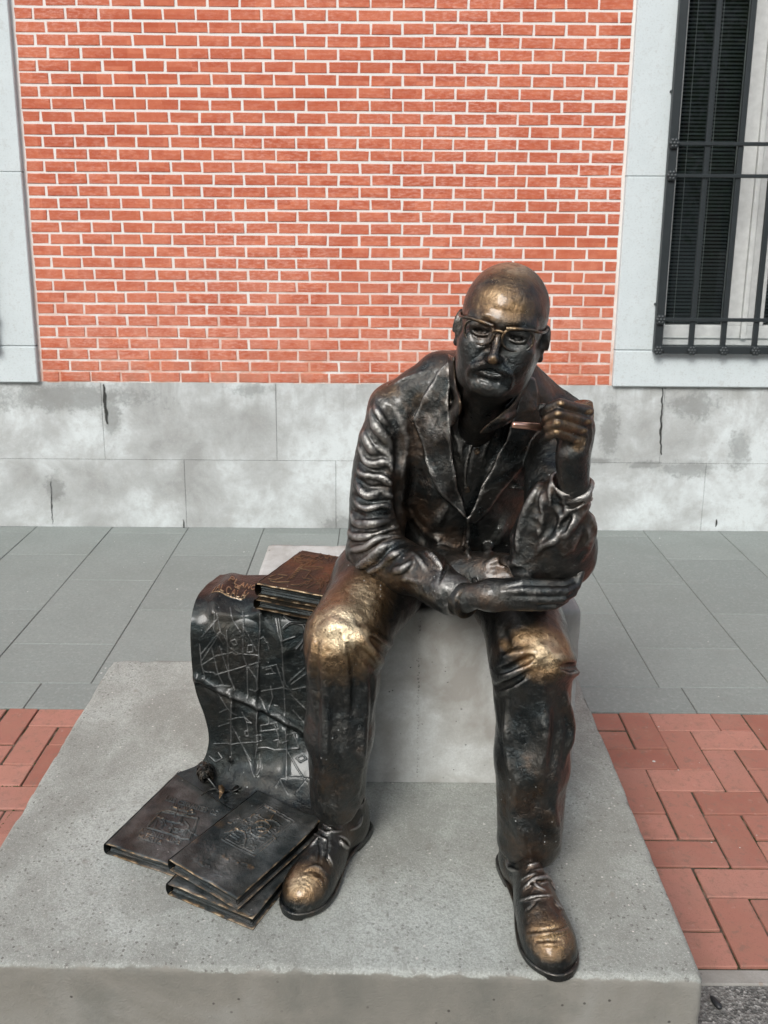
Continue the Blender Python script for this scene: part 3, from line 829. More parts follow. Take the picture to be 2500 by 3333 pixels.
class Field:
    warp = 0.0
    def __init__(s): s.ops = []
    def add(s, p, k=.01): s.ops.append(('u', p, k)); return s
    def cut(s, p, k=.006): s.ops.append(('s', p, k)); return s
    def copy(s): f = Field(); f.ops = list(s.ops); f.warp = s.warp; return f
    def blocks(s, P, lo, hi):
        """P (nb, n, 3); lo, hi (nb, 3)"""
        d = np.full(P.shape[:2], .3, f32)
        if s.warp:
            P = P + f32(s.warp) * np.stack([vnoise(P + f32(7.3 * i), 21) for i in range(3)], -1).astype(f32)
        for o, p, k in s.ops:
            mg = k + .03; sel = np.all((hi >= p.lo - mg) & (lo <= p.hi + mg), axis=1)
            if not sel.any(): continue
            allsel = sel.all(); Q = P if allsel else P[sel]; a = d if allsel else d[sel]; e = p(Q).astype(f32)
            r = smin(a, e, k) if o == 'u' else smax(a, -e, k)
            if allsel: d = r
            else: d[sel] = r
        return d
    def points(s, P):
        sh = P.shape[:-1]; Q = P.reshape(-1, 3); n = len(Q); ch = 256
        m_ = -(-n // ch) * ch; Z = np.concatenate([Q, np.repeat(Q[-1:], m_ - n, 0)]).reshape(-1, ch, 3).astype(f32)
        return s.blocks(Z, Z.min(1), Z.max(1)).reshape(-1)[:n].reshape(sh)
    def hit(s, px):
        """where rays through photo pixels meet the surface (closest approach if they miss), and the normal"""
        px = np.asarray(px, float).reshape(-1, 2)
        d = _fw + _rt * ((px[:, :1] - CX) / FPX) + _up * ((CY - px[:, 1:]) / FPX); d /= np.linalg.norm(d, axis=1)[:, None]
        t = np.full(len(px), 1.0); best = np.full(len(px), 9.); bt = t.copy(); done = np.zeros(len(px), bool)
        for i in range(60):
            P = EYE + d * t[:, None]; v = s.points(P); m_ = (v < best) & ~done; bt[m_] = t[m_]; best[m_] = v[m_]
            done |= v < .0006
            t = np.where(done, t, t + np.clip(v, .0008, .035) * .75)
            if done.all() or (t > 3).all(): break
        P = EYE + d * bt[:, None]; return P, s.normal(P)
    def normal(s, P, e=.004):
        N = np.stack([s.points(P + e * np.eye(3)[i]) - s.points(P - e * np.eye(3)[i]) for i in range(3)], -1)
        return N / (np.linalg.norm(N, axis=-1)[..., None] + 1e-9)
    def mesh(s, h, pad=.03):
        los = np.array([p.lo for o, p, k in s.ops if o == 'u']); his = np.array([p.hi for o, p, k in s.ops if o == 'u'])
        lo = los.min(0) - pad; hi = his.max(0) + pad; B = 8
        nb = np.ceil((hi - lo) / (h * B)).astype(int) + 1
        I = np.stack(np.meshgrid(*[np.arange(n) for n in nb], indexing='ij'), -1).reshape(-1, 3)
        bl = (lo + I * (h * B)).astype(f32); bc = bl + h * B / 2
        dc = s.blocks(bc[:, None], bl, bl + h * B)[:, 0]
        G = np.repeat(np.repeat(np.repeat(np.sign(dc).reshape(nb), B, 0), B, 1), B, 2).astype(f32)
        act = np.abs(dc) < h * B * .87 * 1.5 + .012
        Ia = I[act]; off = np.stack(np.meshgrid(*[np.arange(B)] * 3, indexing='ij'), -1).reshape(-1, 3)
        for c0 in range(0, len(Ia), 1500):
            Ic = Ia[c0:c0 + 1500]; P = (bl[act][c0:c0 + 1500][:, None] + off[None] * f32(h)).astype(f32)
            v = s.blocks(P, P.min(1), P.max(1))
            ix = Ic[:, None] * B + off[None]; G[ix[..., 0], ix[..., 1], ix[..., 2]] = v
        V, Q = surface_nets(G); V = V * h + lo
        return V, Q
def surface_nets(G):
    S = G < 0; c = S[:-1, :-1, :-1].astype(np.int8)
    sl = [(slice(None, -1), slice(1, None))[k] for k in (0, 1)]
    for i in range(2):
        for j in range(2):
            for k in range(2):
                if i + j + k: c = c + S[sl[i], sl[j], sl[k]]
    mx = (c > 0) & (c < 8); idx = np.argwhere(mx); n = len(idx)
    vid = np.full(mx.shape, -1, np.int32); vid[mx] = np.arange(n)
    corners = np.array([(i, j, k) for i in (0, 1) for j in (0, 1) for k in (0, 1)])
    val = np.stack([G[tuple((idx + o).T)] for o in corners], 1)
    acc = np.zeros((n, 3), np.float64); cnt = np.zeros(n)
    for a in range(8):
        for b in range(a + 1, 8):
            if abs(corners[a] - corners[b]).sum() != 1: continue
            va, vb = val[:, a], val[:, b]; m_ = (va < 0) != (vb < 0); t = va[m_] / (va[m_] - vb[m_])
            acc[m_] += corners[a] + (corners[b] - corners[a]) * t[:, None]; cnt[m_] += 1
    V = idx + acc / cnt[:, None]; Qs = []
    for ax in range(3):
        b_, c_ = (ax + 1) % 3, (ax + 2) % 3
        s0 = [slice(1, -1)] * 3; s0[ax] = slice(0, -1); s1 = list(s0); s1[ax] = slice(1, None)
        s0[ax] = slice(0, -1)
        m_ = S[tuple(s0)] != S[tuple(s1)]; e = np.argwhere(m_)
        e[:, b_] += 1; e[:, c_] += 1
        inside = S[tuple(e.T)]
        def cell(db, dc):
            q = e.copy(); q[:, b_] -= db; q[:, c_] -= dc; return vid[tuple(q.T)]
        q = np.stack([cell(1, 1), cell(0, 1), cell(0, 0), cell(1, 0)], 1)
        q[~inside] = q[~inside][:, ::-1]; Qs.append(q)
    Q = np.vstack(Qs); return V, Q[(Q >= 0).all(1)]
def relax(V, Q, it=1, f=.4):
    E = np.vstack([Q[:, [0, 1]], Q[:, [1, 2]], Q[:, [2, 3]], Q[:, [3, 0]]]); n = len(V)
    for _ in range(it):
        cnt = np.bincount(E[:, 0], minlength=n) + np.bincount(E[:, 1], minlength=n)
        S_ = np.stack([np.bincount(E[:, 0], V[E[:, 1], i], n) + np.bincount(E[:, 1], V[E[:, 0], i], n) for i in range(3)], 1)
        V = V * (1 - f) + f * S_ / np.maximum(cnt, 1)[:, None]
    return V
def vnormals(V, Q):
    n = np.cross(V[Q[:, 2]] - V[Q[:, 0]], V[Q[:, 3]] - V[Q[:, 1]]); N = np.zeros_like(V)
    for i in range(3):
        N[:, i] = sum(np.bincount(Q[:, k], n[:, i], len(V)) for k in range(4))
    return N / (np.linalg.norm(N, axis=1)[:, None] + 1e-12)
class Sculpt:
    """collects strokes drawn over a field, then presses them in or builds them up"""
    def __init__(s, field): s.f, s.st = field, []
    def ridge(s, pts, r, lift, k=None, taper=.35): s.st.append(('r', pts, r, lift, k, taper)); return s
    def groove(s, pts, r, depth, k=None, taper=.35): s.st.append(('g', pts, r, depth, k, taper)); return s
    def run(s, step=9.0):
        base_ = s.f.copy(); L = [spline(p, step=step) for _, p, *_ in s.st]
        P, N = base_.hit(np.vstack(L)); i = 0
        for (o, _, r, hgt, k, tp), l in zip(s.st, L):
            n = len(l); p, nn = P[i:i + n], N[i:i + n]; i += n
            t = np.linspace(0, 1, n); e = np.clip(np.minimum(t, 1 - t) / max(tp, 1e-3), 0, 1) ** .7 if tp > 0 else np.ones(n)
            for _ in range(2):
                if n > 2: p = p.copy(); p[1:-1] = .5 * p[1:-1] + .25 * (p[:-2] + p[2:])
            rr = r * (.45 + .55 * e)
            if o == 'r': s.f.add(Chain(p + nn * (hgt * e - rr)[:, None], rr), r * .7 if k is None else k)
            else: s.f.cut(Chain(p + nn * (rr - hgt * e)[:, None], rr), r * .6 if k is None else k)
        s.st = []
def attr_f(me, name, vals):
    a = me.attributes.new(name, 'FLOAT', 'POINT'); a.data.foreach_set('value', np.asarray(vals, np.float32))
def wear_at(V, spots):
    """spots: (centre, radius, strength); irregular soft falloff"""
    w_ = np.zeros(len(V))
    for c, r, k in spots:
        d = np.linalg.norm((V - np.asarray(c)) / np.asarray(r), axis=1); w_ = np.maximum(w_, k * np.clip(1.25 - d, 0, 1) ** .8)
    return np.clip(w_, 0, 1)
def make(name, field, h, mat, parent, wear=None, amp=.0008, asc=55, it=1, keep=None, rub_glint=None, rub_glint_it=14, rub_glint_mm=.0018):
    V, Q = field.mesh(h)
    if keep is not None:
        kp = keep(V); Q = Q[kp[Q].all(1)]; us = np.unique(Q); mp = np.full(len(V), -1); mp[us] = np.arange(len(us)); V, Q = V[us], mp[Q]
    V = relax(V, Q, it)
    if amp: V = V + vnormals(V, Q) * (fbm(V, asc, 3) * amp)[:, None]
    me = mesh_np(name, V, Q); attr_f(me, 'wear', wear_at(V, wear or []))
    Vs = relax(V, Q, rub_glint_it, .6); cv = ((V - Vs) * vnormals(V, Q)).sum(1) / rub_glint_mm
    attr_f(me, 'rub_glint', np.clip(np.clip(cv, 0, 1) + wear_at(V, rub_glint or []), 0, 1))  # convex crests and hand-placed spots, brightened as rubbed metal and painted highlights
    return link(name, me, mat, parent)
# ------------------------------------------------------------------ the bronze statue
# crop helpers: where a point was read off an enlarged part of the photograph
def cA(*p): return [(1400 + x / 2.765, 820 + y / 2.765) for x, y in p]      # head
def cF(*p): return [(1480 + x / 5.184, 1000 + y / 5.184) for x, y in p]     # face
def cB(*p): return [(1100 + x / 1.8433, 1150 + y / 1.8433) for x, y in p]   # jacket
def cC(*p): return [(1600 + x / 3.6867, 1200 + y / 3.6867) for x, y in p]   # raised hand
def cE(*p): return [(1650 + x / 4.916, 1550 + y / 4.916) for x, y in p]     # bent elbow
def cL(*p): return [(950 + x / 1.659, 1800 + y / 1.659) for x, y in p]      # legs
def cS(*p): return [(850 + x / 1.508, 2500 + y / 1.508) for x, y in p]      # shoes
def cM(*p): return [(600 + x / 2.602, 1750 + y / 2.602) for x, y in p]      # map
def V3(*a): return np.array(a, float)

statue = empty('bronze_statue', (.19, 1.9, PL_Z), 'bronze statue of a bald man in glasses and suit jacket, seated with his chin up', 'statue')
statue['label'] = 'life-size bronze statue of a bald seated man in glasses, open-necked shirt and suit'

# joints (metres)
SHR, ELR, WRR = V3(.030, 1.875, 1.186), V3(-.010, 1.83, .885), V3(.165, 1.600, .884)
SHL, ELL, WRL = V3(.385, 1.900, 1.178), V3(.335, 1.625, .952), U(1862, 1478, 1.545)
HIPR, KNR, ANR = V3(.075, 2.07, .845), V3(-.075, 1.665, .765), V3(-.092, 1.645, .40)
HIPL, KNL, ANL = V3(.290, 2.07, .840), V3(.305, 1.620, .757), V3(.305, 1.585, .36)
NECK, CHEST, WAIST, PELV = V3(.205, 1.865, 1.275), V3(.195, 1.915, 1.13), V3(.190, 1.98, .96), V3(.185, 2.08, .845)

# ---- head frame
HC = U(1634, 1070, 1.665)
_ps, _th, _ph = math.radians(11.5), math.radians(0.5), math.radians(9.5)
hf = V3(-math.sin(_ps) * math.cos(_th), -math.cos(_ps) * math.cos(_th), -math.sin(_th))
hr = V3(math.cos(_ps), -math.sin(_ps), 0); hu = np.cross(hf, hr)
hr, hu = hr * math.cos(_ph) - hu * math.sin(_ph), hu * math.cos(_ph) + hr * math.sin(_ph)
HR = np.stack([hr, hf, hu])
HN = .970     # narrow face
def H(r, f, u): return HC + hr * r * HN + hf * f + hu * u
def HE(c, r): return Ell(H(*c), (r[0] * HN, r[1], r[2]), HR)

body = Field()
# cranium, brow, face, jaw
body.add(HE((0, -.022, .036), (.0835, .098, .0885)), .01)
body.add(HE((0, .026, .030), (.072, .066, .070)), .03)
body.add(HE((0, .030, -.030), (.0665, .062, .075)), .03)
body.add(HE((0, .034, -.074), (.0595, .055, .043)), .03)
body.add(HE((0, .072, -.097), (.032, .022, .020)), .026)
for s in (-1, 1):
    body.add(Rcone(H(s * .062, -.012, -.035), H(s * .043, .042, -.092), .022, .020), .025)
    body.add(HE((s * .048, .066, -.026), (.022, .022, .020)), .02)          # cheekbone
    body.add(HE((s * .030, .076, -.058), (.018, .016, .024)), .02)          # cheek by the mouth
    body.add(HE((s * .041, .056, -.046), (.023, .024, .030)), .03)
body.add(Chain([H(-.055, .066, .020), H(-.030, .084, .026), H(0, .086, .022), H(.030, .084, .026), H(.055, .066, .020)], .0105), .014)   # brow
body.add(Rcone(H(0, -.03, -.06), NECK + V3(0, -.03, .02), .058, .064), .03)  # neck
body.add(Rcone(H(0, .012, -.10), V3(.20, 1.83, 1.17), .045, .040), .03)      # throat
for s in (-1, 1):
    body.cut(HE((s * .034, .100, .004), (.0235, .020, .0175)), .012)          # eye socket
    body.add(HE((s * .034, .0690, .002), (.0150, .0148, .0130)), .002)        # eyeball
    up = [H(s * (.034 + .019 * math.cos(a)), .0825 + .0060 * math.sin(a), .0025 + .0080 * math.sin(a)) for a in np.linspace(.05, math.pi - .05, 9)]
    lw = [H(s * (.034 + .018 * math.cos(a)), .0835 + .004 * math.sin(a), .002 - .0085 * math.sin(a)) for a in np.linspace(0, math.pi, 9)]
    body.add(Chain(up, .0050), .003); body.add(Chain(lw, .0034), .003)
    fold = [H(s * (.034 + .022 * math.cos(a)), .084 + .005 * math.sin(a), .0075 + .0140 * math.sin(a)) for a in np.linspace(.15, math.pi - .25, 9)]
    body.add(Chain(fold, .0034), .004)
    body.cut(Ell(H(s * .034 - .002, .0835, .0000), (.0050, .0050, .0046)), .0015)        # drilled pupil
    bag = [H(s * (.034 + .021 * math.cos(a)), .0800 + .003 * math.sin(a), -.005 - .0135 * math.sin(a)) for a in np.linspace(.3, math.pi - .3, 7)]
    body.add(Chain(bag, .0036), .005)
# nose
body.add(Chain([H(0, .080, .012), H(0, .0905, -.006), H(0, .1015, -.024), H(0, .1085, -.038)], [.0072, .0072, .0080, .0095]), .010)
body.add(HE((0, .1085, -.0425), (.0112, .0108, .0092)), .007)
for s in (-1, 1):
    body.add(HE((s * .0112, .0965, -.0440), (.0068, .0110, .0072)), .007)
    body.cut(HE((s * .0065, .1030, -.0530), (.0036, .0052, .0032)), .002)
# mouth: closed lips between moustache and beard, laid on the face surface
_fs = np.linspace(.145, .02, 180)
def sf(r, u):
    v = body.points(np.array([H(r, f, u) for f in _fs])); i = int(np.argmax(v < 0)); return float(_fs[i])
def HS(r, u, lift=0.0): return H(r, sf(r, u) + lift, u)
low = [HS(r, u, -.0018) for r, u in ((-.029, -.0675), (-.015, -.0728), (0, -.0752), (.015, -.0728), (.029, -.0670))]
upl = [HS(r, u, -.0022) for r, u in ((-.027, -.0665), (-.013, -.0630), (0, -.0640), (.013, -.0630), (.027, -.0660))]
mou = [[HS(s * r, u, l) for r, u, l in ((.0015, -.0520, .0008), (.012, -.0535, .0012), (.024, -.0580, .0008), (.034, -.0640, -.0005), (.0395, -.0720, -.002))] for s in (-1, 1)]
gro = [HS(r, u, .0008) for r, u in ((-.034, -.0655), (-.017, -.0672), (0, -.0690), (.017, -.0672), (.034, -.0650))]
brd = [[HS(s * r, u, -.001) for r, u in ((.038, -.0800), (.036, -.0920), (.026, -.1020))] for s in (-1, 1)]
body.add(Chain(low, [.0030, .0050, .0054, .0050, .0030]), .006)
for q in mou: body.add(Chain([p_ - hu * .0015 for p_ in q], [.0066, .0090, .0090, .0072, .0048]), .004)
for q in brd: body.add(Chain(q, [.0050, .0075, .0090]), .008)
body.add(HE((0, .0800, -.0985), (.030, .0200, .0185)), .010)
body.cut(Chain([p_ + hf * .0012 for p_ in gro], .0018), .0012)
body.cut(Chain([HS(r, u, .0016) for r, u in ((-.016, -.0835), (0, -.0848), (.016, -.0835))], .0042), .005)
# ears
for s in (-1, 1):
    er = HR.copy(); a = math.radians(24) * s; er = np.stack([hr * math.cos(a) - hf * math.sin(a) , hf * math.cos(a) + hr * math.sin(a), hu]) if s > 0 else np.stack([hr * math.cos(a) - hf * math.sin(a), hf * math.cos(a) + hr * math.sin(a), hu])
    ec = H(s * .0800, -.018, -.014)
    body.add(Ell(ec, (.0075, .0195, .0330), er), .006)
    rim = [ec + er[0] * s * (.0065) + er[1] * (.0175 * math.cos(t) ) + er[2] * (.0300 * math.sin(t) + .001) for t in np.linspace(-.3, math.pi + .75, 14)]
    body.add(Chain(rim, .0036), .003)
    body.add(Ell(ec + er[0] * s * .003 + er[1] * .004 - er[2] * .030, (.0055, .008, .0085), er), .005)
    body.cut(Ell(ec + er[0] * s * .011 + er[1] * .003 - er[2] * .002, (.0070, .0095, .0150), er), .004)

# ---- raised left hand: fist round the pipe, knuckles to the street
def finger(px, Ds, rs): return Chain([U(x, y, d) for (x, y), d in zip(px, Ds)], rs)
DH = 1.545
body.add(Econe(U(1868, 1500, DH + .012), U(1878, 1400, DH + .01), .030, .034, V3(1, .2, 0), .70), .02)        # wrist to back of the hand
body.add(Econe(U(1884, 1425, DH + .012), U(1893, 1368, DH + .014), .030, .022, V3(.5, 1, 0), .62), .015)
body.add(RBox(U(1850, 1388, DH + .032), (.028, .020, .026), np.eye(3), .014), .012)
FG = [(cC((1160, 515), (990, 462), (830, 418), (690, 470), (622, 545)), [1.545, 1.524, 1.509, 1.522, 1.549], [.0108, .0092, .0096, .0088, .0080]),
      (cC((1145, 638), (960, 580), (795, 538), (680, 590), (632, 655)), [1.537, 1.514, 1.500, 1.514, 1.545], [.0108, .0092, .0097, .0090, .0080]),
      (cC((1090, 745), (930, 695), (785, 655), (680, 705), (640, 770)), [1.534, 1.512, 1.499, 1.513, 1.545], [.0104, .0089, .0093, .0086, .0078]),
      (cC((1020, 868), (890, 805), (775, 760), (690, 805), (618, 868)), [1.533, 1.514, 1.503, 1.515, 1.538], [.0108, .0088, .0090, .0083, .0076])]
for px, Ds, rs in FG: body.add(finger(px, Ds, rs), .0022)
body.add(Chain([U(1868, 1430, 1.55), U(1872, 1455, 1.552)], [.020, .022]), .012)
body.add(finger(cC((900, 560), (720, 520), (612, 478)), [1.585, 1.572, 1.560], [.012, .0108, .0098]), .006)     # thumb over the top
body.add(Rcone(WRL, U(1868, 1605, 1.575), .0275, .031), .012)                                                      # bare forearm
body.add(Rcone(U(1868, 1605, 1.575), ELL, .031, .024), .012)
# ---- right hand lying across the lap under the elbow
body.add(Rcone(ELR, WRR, .024, .026), .01); body.add(Rcone(SHR, ELR, .024, .024), .01)
body.add(Rcone(SHL, ELL, .024, .024), .01)
R0 = U(1545, 1935, 1.585)
body.add(Econe(U(1530, 1938, 1.59), U(1600, 1938, 1.575), .024, .027, V3(0, .5, 1), .9), .012)
body.add(Econe(U(1600, 1936, 1.572), U(1715, 1932, 1.566), .029, .033, V3(0, .55, 1), .66), .015)
FR = [([(1640, 1912), (1700, 1899), (1780, 1900), (1838, 1902), (1874, 1882), (1886, 1842)], [1.566, 1.562, 1.562, 1.570, 1.590, 1.604], [.009, .0102, .0094, .0090, .0088, .0080]),
      ([(1640, 1928), (1700, 1922), (1780, 1925), (1840, 1925), (1876, 1905), (1890, 1862)], [1.560, 1.552, 1.548, 1.554, 1.576, 1.590], [.009, .0104, .0097, .0092, .0088, .0080]),
      ([(1640, 1944), (1700, 1947), (1775, 1951), (1830, 1949), (1864, 1929), (1880, 1894)], [1.560, 1.551, 1.546, 1.550, 1.566, 1.580], [.009, .0102, .0094, .0089, .0085, .0078]),
      ([(1640, 1958), (1690, 1969), (1755, 1975), (1806, 1971), (1840, 1951), (1858, 1922)], [1.564, 1.558, 1.554, 1.556, 1.566, 1.576], [.009, .0094, .0085, .0080, .0076, .0070])]
for px, Ds, rs in FR: body.add(finger(px, Ds, rs), .0028)
body.add(finger([(1610, 1915), (1680, 1898), (1745, 1892)], [1.60, 1.605, 1.612], [.014, .012, .010]), .008)        # thumb
# torso core inside the clothes keeps the figure one piece
body.add(Rcone(NECK, CHEST, .055, .035), .02); body.add(Rcone(CHEST, PELV, .030, .030), .02)
body.add(Rcone(SHR, SHL, .025, .025), .02)
for a, b, c in ((HIPR, KNR, ANR), (HIPL, KNL, ANL)):
    body.add(Rcone(a, b, .024, .022), .02); body.add(Rcone(b, c, .022, .020), .02)

# ---- strokes over the face
S = Sculpt(body)
S.groove(cF((640, 20), (800, 45), (960, 85), (1080, 120)), .0030, .0012)
S.groove(cF((430, 195), (560, 175), (700, 195)), .0026, .0009).groove(cF((768, 230), (772, 330)), .0024, .0010)
S.groove(cF((610, 640), (520, 700), (420, 790), (330, 860), (250, 950)), .0042, .0026)          # nasolabial fold, his right
S.groove(cF((780, 800), (860, 860), (910, 940), (920, 1020)), .0036, .0022)
S.ridge(cF((590, 600), (500, 660), (400, 690)), .0042, .0016)
S.groove(cF((300, 1080), (230, 1150), (190, 1220)), .003, .0012)
S.ridge(cF((260, 300), (400, 265), (530, 270)), .0042, .0022)                                  # brows
S.ridge(cF((880, 405), (1050, 400), (1200, 430)), .0042, .0022)
for i in range(16):      # combed hairs of the beard
    x = 300 + i * 28; S.groove(cF((x + 20, 1255 + abs(i - 7) * 3), (x, 1320), (x - 4 + i, 1400)), .0013, .0012, .0006)
for i in range(13):
    x = 300 + i * 20; S.groove(cF((x + 60, 890 + i * 5), (x + 20, 960 + i * 4), (x - 30, 1040 + i * 3)), .0013, .0014, .0006)
for i in range(9):
    x = 650 + i * 28; S.groove(cF((x - 30, 950 + i * 4), (x, 1010), (x + 30, 1080 + i * 2)), .0013, .0014, .0006)
# knuckle creases of the fists
for px, Ds, rs in FG:
    (x0, y0), (x1, y1) = px[1], px[2]
    for t in (.35, .5): S.groove([(x0 + (x1 - x0) * t + 1, y0 + (y1 - y0) * t - 9), (x0 + (x1 - x0) * t - 1, y0 + (y1 - y0) * t + 7)], .0012, .0006, .0006)
S.ridge(cC((1180, 560), (1200, 800), (1160, 1000)), .004, .0015).ridge(cC((1130, 700), (1150, 850), (1110, 980)), .004, .0012)
S.run(7)
wear_head = [(H(-.01, .015, .125), (.09, .10, .065), .60), (H(-.025, .085, .065), (.06, .055, .055), .52), (H(.02, .085, .05), (.055, .05, .04), .46), (H(0, .118, -.044), (.014, .016, .014), .55), (H(0, .10, -.02), (.007, .02, .03), .34)]
wear_hand = [(U(*p, d - .012), (.015, .010, .006), .62) for px, Ds, rs in FG for p, d in ((px[0], Ds[0]), (px[2], Ds[2]))] + [(U(1835, 1385, 1.51), (.06, .03, .05), .44), (U(1880, 1440, 1.53), (.02, .03, .025), .46)]
make('body', body, .0022, M['bronze'], statue, wear_head + wear_hand, .0006, 80, rub_glint_mm=.0060, rub_glint=[(H(-.05, .06, .07), (.03, .04, .04), .22), (U(1650, 1935, 1.53), (.10, .05, .03), .22)])

# ------------------------------------------------------------------ shirt and jacket
torso = Field()
torso.add(Econe(PELV + V3(0, -.05, .0), WAIST + V3(0, -.01, .02), .185, .172, V3(1, 0, 0), .74), .02)
torso.add(Econe(WAIST + V3(0, -.01, 0), CHEST + V3(0, 0, .0), .172, .165, V3(1, 0, 0), .70), .05)
torso.add(Econe(CHEST, NECK + V3(0, .01, -.06), .160, .118, V3(1, 0, 0), .62), .05)
torso.add(Chain([SHR + V3(-.004, .010, .030), NECK + V3(-.088, .015, .000), NECK + V3(-.050, .03, .004)], [.047, .047, .036]), .05)
torso.add(Chain([SHL + V3(.006, .012, .010), NECK + V3(.085, .02, -.006), NECK + V3(.052, .03, .004)], [.050, .047, .036]), .05)
torso.add(Rcone(NECK + V3(-.025, .035, -.014), NECK + V3(.025, .035, -.014), .050, .050), .04)
shirt = Field(); shirt.ops = list(torso.ops)
class Off:
    def __init__(s, f, d, lo, hi): s.f, s.d, s.lo, s.hi = f, d, A3(lo), A3(hi)
    def __call__(s, P): return s.f.points(P) + s.d
tlo, thi = V3(-.05, 1.6, .70), V3(.46, 2.35, 1.45)
shirtF = Field().add(Off(torso, .013, V3(.06, 1.65, .93), V3(.36, 1.95, 1.36)), .0)

jacket = Field(); jacket.ops = list(torso.ops)
jacket.warp = .0060
sleeve_r = [(SHR + V3(-.004, 0, .002), .0640), ((SHR + ELR) / 2 + V3(-.016, .004, .0), .0640), (ELR + V3(-.004, .0, .004), .0600)]
jacket.add(Chain([p for p, r in sleeve_r], [r for p, r in sleeve_r]), .022)
jacket.add(Chain([ELR + V3(-.004, 0, .002), ELR * .45 + WRR * .55 + V3(-.004, 0, .012), WRR + V3(-.028, .028, .004)], [.0600, .0540, .0440]), .018)
jacket.add(Chain([SHL + V3(.0, .004, 0), (SHL + ELL) / 2 + V3(.006, .0, .01), ELL + V3(0, .012, .006)], [.0620, .0640, .0600]), .022)
CUF = U(1874, 1582, 1.578)
jacket.add(Econe(ELL + V3(0, .004, -.004), ELL * .5 + CUF * .5 + V3(-.006, .006, 0), .0660, .0640, V3(1, 0, 0), .86), .014)
jacket.add(Econe(ELL * .5 + CUF * .5 + V3(-.006, .006, 0), CUF + V3(-.006, .004, -.006), .0640, .0460, V3(1, 0, 0), .95), .014)
jacket.add(Chain([U(1745, 1625, 1.60), U(1705, 1740, 1.61), U(1712, 1850, 1.60)], [.018, .026, .026]), .03)      # inner fullness of the sleeve
jacket.add(Ell(U(1880, 1800, 1.63), (.030, .04, .055)), .03)
jacket.add(Chain([U(1440, 1880, 1.80), U(1600, 1890, 1.74), U(1760, 1890, 1.72)], [.065, .055, .050]), .04)    # coat front bunched in the lap
# open front and raised lapels
def on_torso(pts): return torso.hit(pts)[0]
tn = V3(-.10, -.92, .36)
vee = on_torso(cB((715, 20), (690, 200), (676, 430), (700, 640), (735, 810), (778, 985), (836, 880), (935, 660), (1010, 520), (1075, 330), (1125, 140), (1000, 60), (850, 20)))
pv = Prism(vee, tn, -.14, .14)
class VCut:
    lo, hi = pv.lo, pv.hi
    def __call__(s, P): return np.maximum(pv(P), -(torso.points(P) + .030))
jacket.cut(VCut(), .003)
lap_l = on_torso(cB((705, 40), (676, 230), (668, 430), (692, 650), (730, 825), (774, 985), (690, 925), (600, 795), (530, 645), (492, 520), (462, 412), (505, 330), (545, 210), (600, 120)))
lap_r = on_torso(cB((1128, 140), (1080, 330), (1012, 530), (935, 680), (840, 880), (782, 1005), (830, 1005), (960, 865), (1100, 690), (1188, 600), (1204, 390), (1204, 250), (1180, 160)))
for L_, hh in ((lap_l, .0095), (lap_r, .0095)):
    jacket.add(Inflate(torso, Prism(L_, tn, -.13, .13, .001), hh), .0018)
jacket.cut(Rcone(CUF + (CUF - WRL) * .62, CUF + (WRL - CUF) * .5, .036, .0405), .006)          # mouth of the sleeve
WRC = WRR + V3(-.006, .004, .0); dW = unit(WRR - ELR)
jacket.cut(Rcone(WRC - dW * .018, WRC + dW * .08, .0300, .0330), .004)
S = Sculpt(jacket)
# right sleeve: ribs of cloth pushed up the arm
for pts, r, l in [(((190, 330), (225, 430), (310, 520), (350, 620)), .013, .009), (((215, 300), (260, 380), (330, 440)), .010, .005), (((150, 470), (185, 545), (250, 600)), .009, .009), (((240, 560), (300, 600), (348, 690)), .010, .008),
                  (((128, 560), (190, 655), (290, 650), (346, 705)), .010, .011), (((118, 690), (160, 730), (215, 735)), .008, .010), (((190, 745), (270, 740), (352, 800)), .009, .010),
                  (((104, 770), (170, 850), (260, 835)), .010, .011), (((250, 830), (310, 845), (350, 880)), .008, .007), (((92, 880), (160, 930), (260, 905), (340, 930)), .008, .010),
                  (((72, 960), (130, 1035), (220, 1020), (320, 1000)), .011, .012), (((60, 1070), (130, 1120), (240, 1075)), .010, .011), (((230, 1090), (300, 1060), (372, 1040)), .009, .009),
                  (((75, 1190), (150, 1180), (260, 1120), (370, 1100)), .010, .011), (((105, 1285), (190, 1250), (290, 1170), (400, 1120)), .011, .012),
                  (((165, 1325), (270, 1270), (350, 1210), (425, 1150)), .008, .009), (((290, 1340), (390, 1300), (470, 1225)), .010, .009), (((520, 1180), (590, 1245), (655, 1310)), .008, .009), (((425, 1175), (510, 1260), (560, 1360)), .009, .007), (((340, 1385), (450, 1360), (540, 1390)), .010, .005)]:
    S.ridge(cB(*pts), r, l, r * .40)
for pts in [((130, 640), (210, 700), (300, 690)), ((115, 745), (190, 800), (330, 790)), ((95, 845), (180, 890), (310, 880)), ((80, 940), (170, 985), (320, 960)), ((65, 1040), (160, 1070), (320, 1040)), ((70, 1150), (170, 1150), (330, 1080)), ((120, 1240), (220, 1200), (330, 1130))]:
    S.groove(cB(*pts), .0055, .005, .004)
